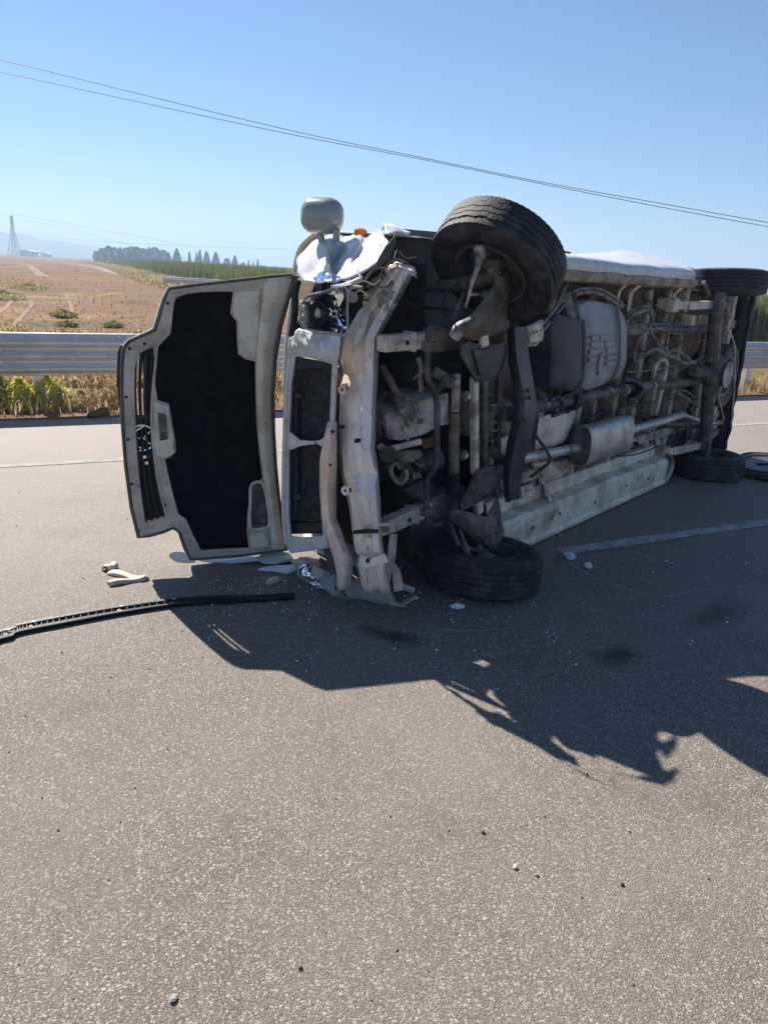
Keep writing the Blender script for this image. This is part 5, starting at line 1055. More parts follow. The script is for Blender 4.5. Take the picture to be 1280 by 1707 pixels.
# ---------------------------------------------------------------- bonnet, swung open
bon = empty('bonnet', (0, 0, 0), 0, van); bon['label'] = 'open bonnet with black insulation and grille attached'
out = [(-0.566,0.994,1.752),(-0.753,1.079,1.723),(-0.943,1.165,1.691),(-1.112,1.242,1.664),(-1.237,1.299,1.64),(-1.265,1.311,1.579),(-1.291,1.323,1.483),(-1.31,1.332,1.422),(-1.34,1.346,1.402),(-1.44,1.391,1.352),(-1.464,1.402,1.314),(-1.476,1.408,1.223),(-1.482,1.41,1.092),(-1.485,1.412,0.891),(-1.48,1.409,0.65),(-1.463,1.402,0.398),(-1.436,1.389,0.222),(-1.38,1.364,0.227),(-1.31,1.332,0.241),(-1.252,1.306,0.262),(-1.22,1.291,0.232),(-1.194,1.279,0.129),(-1.166,1.266,0.055),(-1.059,1.218,0.049),(-0.887,1.139,0.043),(-0.745,1.075,0.045),(-0.606,1.012,0.048),(-0.627,1.021,0.198),(-0.651,1.032,0.399),(-0.667,1.04,0.594),(-0.68,1.045,0.822),(-0.685,1.048,1.042),(-0.677,1.044,1.256),(-0.652,1.033,1.448),(-0.617,1.017,1.602)]
gro = [(-1.399,1.373,1.288),(-1.372,1.36,1.308),(-1.319,1.336,1.331),(-1.31,1.332,1.256),(-1.326,1.339,1.123),(-1.335,1.344,1.012),(-1.341,1.346,0.92),(-1.339,1.345,0.795),(-1.331,1.342,0.675),(-1.322,1.338,0.567),(-1.304,1.329,0.438),(-1.285,1.321,0.333),(-1.339,1.345,0.316),(-1.402,1.374,0.304),(-1.413,1.379,0.43),(-1.423,1.383,0.575),(-1.428,1.386,0.751),(-1.428,1.386,0.906),(-1.427,1.385,1.091),(-1.42,1.382,1.207)]
ins = [(-1.205,1.284,1.6),(-1.151,1.26,1.621),(-1.091,1.233,1.633),(-1.006,1.194,1.64),(-0.913,1.151,1.641),(-0.916,1.153,1.575),(-0.923,1.156,1.519),(-0.888,1.14,1.47),(-0.885,1.139,1.375),(-0.879,1.136,1.29),(-0.843,1.12,1.263),(-0.784,1.093,1.245),(-0.78,1.091,1.08),(-0.773,1.088,0.881),(-0.758,1.081,0.695),(-0.74,1.073,0.523),(-0.803,1.101,0.482),(-0.83,1.114,0.314),(-0.837,1.117,0.197),(-0.83,1.114,0.084),(-0.956,1.171,0.092),(-1.108,1.24,0.099),(-1.149,1.259,0.197),(-1.186,1.276,0.304),(-1.227,1.295,0.342),(-1.258,1.309,0.508),(-1.285,1.321,0.679),(-1.256,1.308,0.692),(-1.227,1.295,0.722),(-1.229,1.295,0.793),(-1.237,1.299,0.846),(-1.249,1.304,0.951),(-1.254,1.307,1),(-1.311,1.333,1.022),(-1.323,1.338,1.12),(-1.301,1.328,1.328),(-1.24,1.3,1.4),(-1.221,1.292,1.555)]
def bow(p, extra=0.):
    """bonnet bulges outwards between its ends"""
    z = p[2]; d = .05*math.sin(math.pi*max(0, min(1, z/1.75)))
    return (p[0]+(.414)*(d+extra), p[1]+(.910)*(d+extra), z)
OUT = [bow(p) for p in out]; GRO = [bow(p) for p in gro]; INS = [bow(p) for p in ins]
MB().plate([bow(p, .075) for p in out], .012, holes=[[bow(p, .075) for p in gro]]).build('bonnet_skin', 'white_paint', bon, bevel=.004)
MB().plate(OUT, .02, holes=[GRO, INS]).build('inner_frame', 'frame_shade_dirt', bon, bevel=.006, angle=25)
MB().tube([bow(p, -.006) for p in out], .011, 6, closed=True).build('hem', 'liner_grey', bon)
MB().tube([bow(p, -.008) for p in gro], .008, 6, closed=True).build('grille_edge', 'frame_shade_dirt', bon)
MB().tube([bow(p, -.006) for p in ins], .007, 6, closed=True).build('frame_edge', 'frame_shade_dirt', bon)
c_ = sum((V(p) for p in INS), V(0, 0, 0))/len(INS)
MB().plate([tuple(c_+(V(bow(p, .018))-c_)*1.02+V(.0, .0, 0)) for p in ins], .01).build('insulation_pad', 'insulation', bon, label if 0 else None) if 0 else MB().plate([bow(p, .05) for p in ins], .01).build('insulation_pad', 'insulation', bon)
MB().grid([[bow(p, e) for p in ins] for e in (.0, .02, .046)], closed=True).build('frame_wall', 'insulation', bon, solid=.004)
# raised flange along the hinge edge
fi = [(-0.763,1.068,1.697),(-0.772,1.072,1.531),(-0.788,1.079,1.395),(-0.791,1.08,1.257),(-0.79,1.08,1.082),(-0.783,1.077,0.884),(-0.765,1.069,0.679),(-0.743,1.059,0.488),(-0.724,1.05,0.331),(-0.713,1.045,0.211),(-0.711,1.044,0.07)]
fo = [(-0.591,0.992,1.732),(-0.629,1.009,1.603),(-0.668,1.027,1.448),(-0.692,1.038,1.257),(-0.701,1.042,1.044),(-0.695,1.039,0.825),(-0.683,1.033,0.598),(-0.663,1.025,0.403),(-0.643,1.015,0.203),(-0.626,1.008,0.063),(-0.622,1.006,0.062)]
rows = [[bow(p), bow(tuple(V(p).lerp(V(q), .25)), -.022), bow(tuple(V(p).lerp(V(q), .6)), -.018), bow(q)] for p, q in zip(fi, fo)]
MB().grid(patch(rows, 4, 2)).build('hinge_flange', 'cream_frame', bon, solid=.004, angle=50)
for pl_, t in (([(-0.914,1.139,1.638),(-0.787,1.081,1.65),(-0.78,1.078,1.53),(-0.793,1.083,1.264),(-0.852,1.11,1.271),(-0.884,1.125,1.298),(-0.89,1.128,1.471),(-0.921,1.142,1.52)], .012), ([(-1.331,1.326,1.018),(-1.259,1.294,0.995),(-1.255,1.292,0.919),(-1.236,1.283,0.821),(-1.244,1.287,0.751),(-1.233,1.282,0.715),(-1.286,1.306,0.689),(-1.329,1.325,0.706),(-1.344,1.332,0.819)], .022), ([(-0.746,1.061,1.717),(-0.639,1.012,1.729),(-0.67,1.027,1.584),(-0.742,1.06,1.599)], .014), ([(-0.832,1.1,0.184),(-0.754,1.065,0.183),(-0.711,1.045,0.082),(-0.825,1.097,0.087)], .014)):
    MB().plate([bow(p) for p in pl_], t).build('frame_pressing', 'cream_frame', bon, bevel=.005)
MB().plate([bow(p) for p in [(-1.323,1.307,0.958),(-1.281,1.288,0.943),(-1.276,1.286,0.801),(-1.316,1.304,0.793)]], .012).build('latch_plate', 'dusty_steel', bon, bevel=.004)
loop = [(-0.821,1.092,0.487),(-0.772,1.07,0.506),(-0.744,1.057,0.469),(-0.722,1.047,0.331),(-0.718,1.045,0.228),(-0.75,1.06,0.207),(-0.813,1.089,0.206),(-0.834,1.098,0.24),(-0.827,1.095,0.38)]
MB().tube([bow(p) for p in cr(loop, 3, closed=True)], .010, 8, closed=True).build('frame_loop', 'cream_frame', bon)
MB().plate([bow(p, .006) for p in loop], .006).build('loop_panel', 'dusty_steel', bon)
for p in [(-0.703,1.043,1.633),(-1.442,1.379,1.315),(-1.369,1.346,1.341),(-1.467,1.39,1.047),(-1.468,1.391,0.804),(-1.461,1.388,0.545),(-1.441,1.379,0.26),(-1.296,1.313,0.404),(-1.252,1.292,1.561)]:
    b0 = bow(p); MB().cyl(b0, tuple(V(b0)+V(.006, .012, 0)), .009, 10).build('frame_hole', 'bay_black', bon)
# grille: black slats running across the vehicle, with the badge seen from behind
def gpt(px, t): return px
gl = [(-1.403,1.396,1.279),(-1.413,1.401,1.088),(-1.411,1.4,0.902),(-1.409,1.399,0.569),(-1.388,1.39,0.297)]; gr_ = [(-1.296,1.348,1.326),(-1.315,1.357,1.086),(-1.321,1.359,0.899),(-1.308,1.353,0.561),(-1.27,1.336,0.33)]
for k, f in enumerate((.06, .32, .58, .84)):
    l = [V(bow(a)).lerp(V(bow(c)), f) for a, c in zip(gl, gr_)]
    strap(MB(), cr([tuple(p) for p in l], 4), .017, .02, face=(-.414, -.91, 0)).build('grille_slat', 'black_plastic', bon, bevel=.003)
for f in (.3, .74):
    a, c = V(bow(gl[1])).lerp(V(bow(gl[3])), f), V(bow(gr_[1])).lerp(V(bow(gr_[3])), f)
    MB().beam(a, c, .03, .02).build('grille_bar', 'black_plastic', bon)
MB().plate([bow(p, .05) for p in [(-1.428,1.386,0.923),(-1.338,1.345,0.92),(-1.336,1.344,0.795),(-1.328,1.34,0.675),(-1.319,1.336,0.567),(-1.301,1.328,0.438),(-1.282,1.319,0.329),(-1.339,1.345,0.312),(-1.402,1.374,0.3),(-1.413,1.379,0.43),(-1.423,1.383,0.575),(-1.428,1.386,0.751)]], .006).build('grille_mesh', 'black_plastic', bon)
MB().plate([bow(p, .05) for p in [(-1.367,1.358,1.301),(-1.307,1.331,1.334),(-1.314,1.334,1.123),(-1.332,1.342,0.92),(-1.368,1.359,0.921),(-1.367,1.358,1.124)]], .006).build('grille_mesh', 'black_plastic', bon)
MB().plate([bow(p, .05) for p in [(-1.469,1.404,1.336),(-1.488,1.413,1.288),(-1.498,1.418,1.125),(-1.489,1.414,0.926),(-1.463,1.402,0.925),(-1.46,1.401,1.125),(-1.448,1.395,1.288)]], .03).build('grille_lip', 'black_plastic', bon, bevel=.01)
ec = V(bow([(-1.384,1.383,0.805)][0])); eu = V(-.91, .414, 0); ez = V(0, 0, 1)
def ep(a, c): return tuple(ec + eu*a + ez*c)
MB().tube([ep(.075*math.cos(t), .075*math.sin(t)) for t in np.linspace(0, 2*math.pi, 28, endpoint=False)], .008, 8, closed=True).build('badge_ring', 'chrome', bon)
# the two stacked letters of the round badge (lying on their side with the vehicle, seen from the back)
MB().tube([ep(-.058, -.040), ep(-.012, -.006), ep(-.012, .006), ep(-.058, .040)], .006, 6).build('badge_letter', 'chrome', bon) if 0 else None
MB().tube([ep(-.055, .045), ep(-.008, 0.), ep(-.055, -.045)], .007, 6).build('badge_letter', 'chrome', bon)
MB().tube([ep(-.012, .070), ep(.060, .026), ep(.012, 0.), ep(.060, -.026), ep(-.012, -.070)], .007, 6).build('badge_letter', 'chrome', bon)
for p in [(-1.374,1.361,0.66),(-1.382,1.365,0.696)]: MB().cyl(bow(p), tuple(V(bow(p))+V(.01, .02, 0)), .010, 10).build('grille_clip', 'chrome', bon)

# ---------------------------------------------------------------- things lying on the road
def crumple(name, loc, size, m, label, cat, amp=.5, seed=0, group=None, flat=1.0):
    bm = bmesh.new(); bmesh.ops.create_icosphere(bm, subdivisions=3, radius=1)
    for v in bm.verts:
        d = nv(v.co*1.6+V(seed, 0, seed))*.7 + nv(v.co*3.7+V(0, seed, 0))*.45
        c = v.co*(1+amp*(abs(d.x)-.35)) + d*amp*.5
        v.co = V(c.x*size[0], c.y*size[1], max(c.z, -.75)*size[2]*flat)
    z0 = min(v.co.z for v in bm.verts)
    for v in bm.verts: v.co.z -= z0
    me = bpy.data.meshes.new(name); bm.to_mesh(me); bm.free(); me.materials.append(MATS[m])
    o = bpy.data.objects.new(name, me); C.objects.link(o); o.location = (loc[0], loc[1], .001); o.rotation_euler.z = seed*2.1
    tag(o, label, cat, group); return o
crumple('paper_scrap', [(1.269,4.9,0)][0], (.05, .035, .028), 'white_scrap', 'larger crumpled white tissue on the shaded road beside the front wheel', 'tissue', .8, 1, 'white scraps by the front wheel')
crumple('paper_scrap', [(1.355,4.745,0)][0], (.030, .028, .024), 'white_scrap', 'smaller crumpled white tissue, right of the larger one', 'tissue', .8, 3, 'white scraps by the front wheel')
crumple('paper_scrap', [(0.445,3.99,0)][0], (.042, .022, .016), 'white_scrap', 'white paper scrap in front of the flat front wheel', 'paper', .6, 6)
crumple('plastic_scrap', [(1.297,5.378,0)][0], (.035, .016, .012), 'dry_grass', 'yellowish scrap tucked under the sill edge', 'scrap', .7, 8)
crumple('plastic_scrap', [(1.935,4.932,0)][0], (.03, .018, .01), 'stone', 'pale grey scrap near the painted lane line', 'scrap', .6, 11)
crumple('plastic_scrap', [(-0.632,4.209,-0)][0], (.06, .035, .02), 'cream_scrap', 'frayed yellowish fibre tuft lying on the black plastic strip', 'scrap', .9, 14)
def flatbit(name, pts, t, m, label, cat, z=.004, group=None, bevel=.002):
    o = MB().plate([(p[0], p[1], z+t/2) for p in pts], t).build(name, m, None, bevel=bevel); tag(o, label, cat, group); return o
# beige trim pieces left of the bonnet
def trim(a, c, w_, h_, label, z=.0):
    a, c = V(a), V(c); d = (c-a); l = d.length; d.normalize(); s_ = V(-d.y, d.x, 0); rows = []
    for i in range(9):
        t = i/8; p = a + d*l*t; k = w_*(1+.12*math.sin(t*9)); zz = z + .006*math.sin(t*7)
        rows.append([tuple(p - s_*k*.5 + V(0, 0, zz+.001)), tuple(p - s_*k*.34 + V(0, 0, zz+h_)), tuple(p + V(0, 0, zz+h_*1.1)), tuple(p + s_*k*.34 + V(0, 0, zz+h_*.9)), tuple(p + s_*k*.5 + V(0, 0, zz+.001))])
    o = MB().grid(rows).build('trim_piece', 'cream_scrap', None, solid=.004); tag(o, label, 'trim piece', 'broken beige trim'); return o
trim(*[(-1.545,4.044,0),(-1.369,4.159,-0)], .045, .022, 'long beige trim stick lying in front of the bonnet', .0)
trim(*[(-1.635,4.244,0),(-1.607,4.327,0)], .05, .03, 'short pale upright chunk at the left end of the beige trim')
trim(*[(-1.598,4.23,0),(-1.376,4.149,0)], .07, .012, 'thin dark beige trim flap lying behind the long stick')
crumple('plastic_scrap', [(-1.363,4.151,0)][0], (.02, .012, .01), 'black_plastic', 'small black clip at the right end of the beige trim', 'clip', .5, 21)
# black plastic strip, a long ladder profile with holes
def make_strip():
    top = [(-1.906,3.285,0),(-1.839,3.382,0),(-1.785,3.442,0),(-1.78,3.469,0),(-1.628,3.579,0),(-1.375,3.738,0),(-1.093,3.877,0),(-0.779,3.96,0),(-0.478,4.026,-0)]
    bot = [(-1.863,3.204,0),(-1.797,3.297,0),(-1.755,3.34,0),(-1.742,3.387,0),(-1.592,3.493,0),(-1.348,3.658,0),(-1.074,3.808,0),(-0.766,3.896,0),(-0.478,3.976,0)]
    T = cr(top, 8); B = cr(bot, 8)
    root = empty('plastic_strip', T[20]); o0 = V(T[20])
    tag(root, 'long curved black plastic bumper strip lying across the road', 'plastic strip')
    def loc(p, z): return (p[0]-o0.x, p[1]-o0.y, z)
    rows = [[loc(b_, .003), loc(b_, .022), loc(tuple(V(b_).lerp(V(t), .2)), .020), loc(tuple(V(b_).lerp(V(t), .25)), .008), loc(tuple(V(b_).lerp(V(t), .75)), .008), loc(tuple(V(b_).lerp(V(t), .8)), .022), loc(t, .024), loc(t, .003)] for t, b_ in zip(T, B)]
    MB().grid(rows).build('channel', 'black_plastic', root, solid=.003, angle=25)
    n = len(T)
    for i in range(3, n-2):
        for q in (0,):
            a = V(B[i]).lerp(V(B[i+1]), q); c = V(T[i]).lerp(V(T[i+1]), q)
            MB().beam(loc(a, .013), loc(c, .013), .004, .010).build('rung', 'black_plastic', root, smooth=False)
    for i in (11, 27, 40, 47):
        c = V(T[i]).lerp(V(B[i]), .5)
        MB().box(loc(c, .013), (.022, .012, .004)).build('clip_mark', 'white_scrap', root, smooth=False)
        MB().box(loc(c+V(.004, .02, 0), .030), (.016, .010, .004)).build('clip_mark', 'white_scrap', root, smooth=False)
make_strip()
# puddle of coolant by the bonnet corner and under it
def blob(name, pts, m, label, cat, z, kind=None):
    P = cr(pts, 6, closed=True)
    b = MB(); c = sum((V(p) for p in P), V(0, 0, 0))/len(P); b.add([(c.x, c.y, z)] + [(p[0], p[1], z) for p in P], [(0, i+1, (i+1) % len(P)+1) for i in range(len(P))])
    o = b.build(name, m, None, smooth=False); tag(o, label, cat, None, kind)
    if m == 'oil_stain':
        me = o.data; at = me.attributes.new('fade', 'FLOAT', 'POINT')
        for v in me.vertices:
            at.data[v.index].value = 1.0 if (V(v.co)-V(c.x, c.y, z)).length < 1e-4 else 0.0
    return o
blob('puddle', [(-1.344,4.554,0),(-1.332,4.622,0),(-1.28,4.63,-0),(-1.222,4.584,0),(-1.159,4.486,0),(-1.205,4.458,0),(-1.275,4.469,0)], 'water', 'small bright puddle at the lower corner of the open bonnet', 'puddle', .003)
blob('puddle', [(-1.15,4.509,0),(-1.015,4.583,0),(-0.793,4.628,0),(-0.601,4.636,0),(-0.433,4.512,0),(-0.5,4.44,0),(-0.731,4.488,0),(-0.954,4.475,0)], 'water', 'wider wet puddle under the lower edge of the open bonnet', 'puddle', .003)
# green and white broken glass/plastic under the hinge
flatbit('plastic_shard', [(-0.784,4.533,0.02),(-0.754,4.624,0.02),(-0.644,4.664,0.02),(-0.586,4.639,0.02),(-0.56,4.556,0.02),(-0.648,4.48,0.02),(-0.73,4.478,0.02)], .02, 'green_scrap', 'pale green plastic shard under the bonnet hinge', 'shard', .012)
flatbit('plastic_shard', [(-0.749,4.373,0.02),(-0.678,4.434,0.02),(-0.592,4.457,0.02),(-0.529,4.487,0.02),(-0.504,4.409,0.02),(-0.561,4.341,0.02),(-0.639,4.369,0.02)], .015, 'white_scrap', 'jagged white shard beside the broken headlamp', 'shard', .006)
# oil stains on the shaded road
blob('oil_stain', [(1.833,4.205,0),(2.129,4.5,0),(2.305,4.429,0),(2.255,4.159,-0),(2.031,3.924,-0),(1.849,3.842,0),(1.649,3.789,0),(1.649,3.976,-0)], 'oil_stain', 'dark oil stain on the shaded road at the right', 'stain', .0022, 'structure')
blob('oil_stain', [(-0.227,3.778,0),(0.064,3.704,0),(0.284,3.638,-0),(0.324,3.528,0),(0.215,3.406,0),(0.037,3.462,0),(-0.121,3.61,0)], 'oil_stain', 'dark wet oil patch in front of the front corner', 'stain', .0022, 'structure')
blob('oil_stain', [(1.002,3.496,0),(1.277,3.73,0),(1.424,3.59,0),(1.306,3.407,0),(1.079,3.322,0)], 'oil_stain', 'faint oil patch in the middle of the shade', 'stain', .0022, 'structure')
for k, pts in enumerate(([(1.147,5.208,0),(1.345,4.607,-0),(1.678,4.272,0)], [(1.672,5.495,0),(1.86,4.955,0),(2.14,4.722,0)], [(1.64,4.267,0),(1.959,4.448,0),(2.307,4.563,0)], [(1.139,4.114,0),(1.38,3.982,0),(1.755,3.99,-0)], [(0.224,3.724,-0),(0.413,3.696,-0),(0.672,3.743,0)])):
    P = [V(p) for p in cr(pts, 10)]; rows = []
    for i, p in enumerate(P):
        t = (P[min(i+1, len(P)-1)]-P[max(i-1, 0)]).normalized(); s_ = V(-t.y, t.x, 0); w_ = .007*(1+noise.noise(V(i*.9, k, 0)))*math.sin(math.pi*(i+.5)/len(P))
        rows.append([tuple(p-s_*w_+V(0, 0, .002)), tuple(p+s_*w_+V(0, 0, .002))])
    o = MB().grid(rows).build('scrape_mark', 'worn_paint', None, smooth=False); tag(o, None, None, None, 'structure')
# window panel with rubber edge behind the rear wheel
def make_panel():
    P = cr([(3.902,8.384,0),(4.183,8.597,-0),(4.576,8.426,0),(4.236,7.622,0),(3.828,7.466,0),(3.666,7.572,0),(3.612,7.731,0)], 5, closed=True)
    c = sum((V(p) for p in P), V(0, 0, 0))/len(P); root = empty('window_panel', c)
    tag(root, 'dark window panel with thick rubber edge lying flat behind the rear wheel', 'window panel')
    Q = [tuple(V(p)-c) for p in P]
    MB().plate([(p[0], p[1], .05) for p in Q], .012).build('pane', 'tank_dark', root)
    MB().tube([(p[0], p[1], .035) for p in Q], .032, 8, closed=True).build('rubber_edge', 'rubber', root)
    MB().tube([(p[0]*.95, p[1]*.75, .06) for p in Q], .014, 6, closed=True).build('trim_ring', 'rubber', root)
    MB().beam((Q[0][0], 0, .065), (Q[len(Q)//2][0], .05, .065), .05, .012).build('crossbar', 'rubber', root, bevel=.004)
make_panel()
# brown shoe on the verge
def make_shoe():
    a, c = [V(p) for p in [(-3.483,8.792,0),(-3.301,8.965,0)]]
    l = (c-a).length; ang = math.atan2(c.y-a.y, c.x-a.x)
    root = empty('shoe', (a+c)/2, ang); tag(root, 'single worn brown shoe lying on the verge below the barrier', 'shoe')
    rows = []
    for t in np.linspace(0, 1, 15):
        w_ = l*(.15 + .05*math.sin(t*3.4+.4))*min(1, (t+.02)*6)**.5*min(1, (1.03-t)*7)**.5
        h_ = l*float(np.interp(t, (0, .12, .35, .55, .8, .95, 1), (.10, .19, .23, .33, .40, .38, .26)))
        rows.append([((t-.5)*l, -w_*math.cos(a_), .02+max(0, math.sin(a_))**.8*h_*(.75 if t > .55 and .35 < a_/math.pi < .65 else 1)) for a_ in np.linspace(0, math.pi, 13)])
    MB().grid(rows).build('upper', 'shoe_leather', root, solid=.003)
    so_ = [((t-.5)*l*1.03, s_*l*(.165+.05*math.sin(t*3.4+.4))*min(1, (t+.02)*6)**.5*min(1, (1.03-t)*7)**.5, .012) for s_, ts in ((-1, np.linspace(0, 1, 14)), (1, np.linspace(1, 0, 14))) for t in ts]
    MB().plate(so_, .022).build('sole', 'black_plastic', root)
make_shoe()
# small stones, bits and glass crumbs
ST = [([(0.391,2.159,0)], .010, 'stone_dark', 'small black pebble on the sunlit road'), ([(0.803,1.957,0)], .010, 'stone_dark', 'small black pebble right of the sandy spot'), ([(-0.156,1.596,0)], .009, 'stone_dark', 'small black pebble low in the middle foreground'), ([(-0.463,1.486,0)], .017, 'stone', 'pale stone chip on the road at the lower left'), ([(0.476,2.007,0)], .014, 'cream_scrap', 'sandy crumb in the middle of the sunlit road'), ([(0.825,2.516,0)], .008, 'stone_dark', 'small black pebble just below the shadow tip'), ([(0.536,2.909,0)], .016, 'white_scrap', 'white plastic bit inside the shadow edge'), ([(0.597,2.85,0)], .012, 'white_scrap', 'second white plastic bit inside the shadow edge'), ([(0.896,2.208,0)], .008, 'stone', 'tiny pale stone right of the middle'), ([(-0.997,2.062,0)], .006, 'stone_dark', 'tiny dark stone at the left'), ([(1.191,4.155,-0)], .012, 'stone', 'pale pebble right of the tissues'), ([(1.641,3.876,0)], .012, 'stone', 'pale pebble below the oil stain'), ([(2.838,5.838,0)], .012, 'stone', 'pale stone beside the painted lane line'), ([(-0.21,3.635,0)], .012, 'stone', 'pale pebble in front of the crushed corner')]
for i, (p, r_, m_, lb) in enumerate(ST):
    crumple('pebble' if 'plastic' not in lb else 'plastic_bit', p[0], (r_*.75, r_*.55, r_*.4), m_, lb, 'pebble' if 'plastic' not in lb else 'plastic bit', .45, i*1.7, 'small bits on the road')
def crumbs(name, n, boxes, smin, smax, m, label, cat, seed):
    rg = np.random.default_rng(seed); vs_, fs = [], []
    for (x0, y0), (x1, y1), k in boxes:
        for _ in range(k):
            t = V(rg.uniform(x0, x1), rg.uniform(y0, y1), 0); s_ = rg.uniform(smin, smax)*(.5+rg.random()**3*1.4)
            a = rg.uniform(0, 6.28, 4) ; o = len(vs_)
            q = [V(math.cos(b_)*s_*rg.uniform(.6, 1.2), math.sin(b_)*s_*rg.uniform(.6, 1.2), 0) for b_ in np.sort(a)]
            vs_ += [tuple(t+w_+V(0, 0, .001)) for w_ in q] + [tuple(t+w_*.6+V(0, 0, .001+s_*rg.uniform(.5, 1.1))) for w_ in q]
            fs += [(o+4, o+5, o+6, o+7)] + [(o+j, o+(j+1) % 4, o+4+(j+1) % 4, o+4+j) for j in range(4)]
    b = MB(); b.v = vs_; b.f = fs; o = b.build(name, m, None, smooth=False); tag(o, label, cat, None, 'stuff')
crumbs('glass_crumbs', 0, [((-1.1, 3.1), (1.0, 4.3), 620), ((-1.0, 3.8), (-.2, 4.4), 420), ((.9, 3.2), (3.2, 5.4), 340)], .002, .005, 'glass_shard', 'tiny glass crumbs scattered round the crushed front', 'glass crumbs', 3)
crumbs('grit', 0, [((-2.6, 1.2), (2.6, 4.2), 500), ((-3, 4), (5, 8), 500)], .002, .0045, 'stone', 'fine pale grit scattered over the asphalt', 'grit', 5)

# ---------------------------------------------------------------- vegetation
def blades(pos, h, w_, lean, m, name, parent=None, per=3, curl=.5):
    """pos (n,3); bent two-quad blades"""
    n = len(pos); P = np.repeat(pos, per, 0); k = len(P)
    a = rng.uniform(0, 2*np.pi, k); hh = np.repeat(h, per)*rng.uniform(.6, 1.05, k); ww = w_*rng.uniform(.6, 1.3, k)
    ln = lean*rng.uniform(.2, 1, k)*hh
    d = np.stack([np.cos(a), np.sin(a), np.zeros(k)], 1); s_ = np.stack([-np.sin(a), np.cos(a), np.zeros(k)], 1)
    up = np.array([0, 0, 1.])
    P = P + d*rng.uniform(0, .05, (k, 1))*np.repeat(h, per)[:, None]
    m0 = P + d*(ln*.35)[:, None] + up*(hh*.62)[:, None]
    t0 = P + d*ln[:, None] + up*(hh*(1-curl*.25*rng.random(k)))[:, None]
    v = np.stack([P - s_*(ww*.5)[:, None], P + s_*(ww*.5)[:, None], m0 + s_*(ww*.42)[:, None], m0 - s_*(ww*.42)[:, None], t0 + s_*(ww*.06)[:, None], t0 - s_*(ww*.06)[:, None]], 1).reshape(-1, 3)
    b = np.arange(k)[:, None]*6
    f = np.concatenate([b + np.array([[0, 1, 2, 3]]), b + np.array([[3, 2, 4, 5]])], 0)
    return np_mesh(name, v, f, m, parent)

def leaf_cloud(n, rx, rz, z0, size, shape):
    """leaf quads through a crown volume; shape(z in 0..1) -> radius factor"""
    t = rng.random(n); a = rng.uniform(0, 2*np.pi, n); r = np.sqrt(rng.random(n))*.5 + .5*rng.random(n)**.3
    clump = np.array([noise.noise(V(math.cos(q)*2.2, math.sin(q)*2.2, w_*5)) for q, w_ in zip(a, t)])
    R = rx*np.array([shape(x) for x in t])*(1+.38*clump)*r
    c = np.stack([R*np.cos(a), R*np.sin(a), z0 + t*rz], 1)
    u = rng.normal(size=(n, 3)); u /= np.linalg.norm(u, axis=1)[:, None]
    w_ = np.cross(u, rng.normal(size=(n, 3))); w_ /= np.linalg.norm(w_, axis=1)[:, None]
    sz = size*rng.uniform(.5, 1.3, n)[:, None]
    v = np.stack([c-u*sz, c+w_*sz*.5, c+u*sz, c-w_*sz*.5], 1).reshape(-1, 3)
    return v, np.arange(n*4).reshape(-1, 4)

# crop: near rows as plants, far part as a canopy sheet of the same height
def inside(poly, x, y):
    c = np.zeros(len(x), bool); j = len(poly)-1
    for i in range(len(poly)):
        xi, yi = poly[i][:2]; xj, yj = poly[j][:2]
        k = ((yi > y) != (yj > y)) & (x < (xj-xi)*(y-yi)/(yj-yi+1e-12)+xi); c ^= k; j = i
    return c
edge = [(-125, 330), (-62, 185), (-21, 80), (-6, 44), (3, 34), (14, 30), (40, 43), (150, 100)]
def make_crop():
    poly = edge + [(400, 230), (400, 420), (-125, 420)]
    X, Y = [], []
    # sample by picture area: density falls off with distance squared
    n = 1500000
    r = 1/rng.uniform(1/420, 1/28, n); th = rng.uniform(rad(55), rad(122), n)
    x = r*np.cos(th); y = r*np.sin(th)
    k = inside(poly, x, y)
    x, y, r = x[k], y[k], r[k]
    # strips along the near edge matter most
    th2 = np.degrees(np.arctan2(y, x))
    keep = (th2 < 68) | (th2 > 86)
    x, y, r = x[keep], y[keep], r[keep]
    m = min(len(x), 75000); x, y, r = x[:m], y[:m], r[:m]
    h = 1.62 + .45*np.clip((-x-6)/30, 0, 1) + .10*rng.normal(size=m) + .08*np.sin(x*.21+y*.13)
    pos = np.stack([x, y, np.full(m, -.04)], 1)
    o = blades(pos, h, .10, .28, 'crop_leaf', 'crop_field', None, per=3)
    tag(o, 'tall green reed-like crop filling the land behind the barrier', 'crop', None, 'stuff')
    sheet = [(-122, 345), (-60, 200), (-18, 90), (-2, 55), (14, 42), (44, 56), (150, 112), (900, 480), (1500, 1500), (300, 1800), (-200, 1200)]
    b = MB(); b.add([(p[0], p[1], 1.38 + .4*min(1, max(0, (-p[0]-6)/30))) for p in sheet], [tuple(range(len(sheet)))])
    q = b.build('crop_canopy', 'crop_top', None, smooth=False)
    tag(q, 'far flat green top of the crop running to the horizon', 'crop', None, 'stuff')
make_crop()

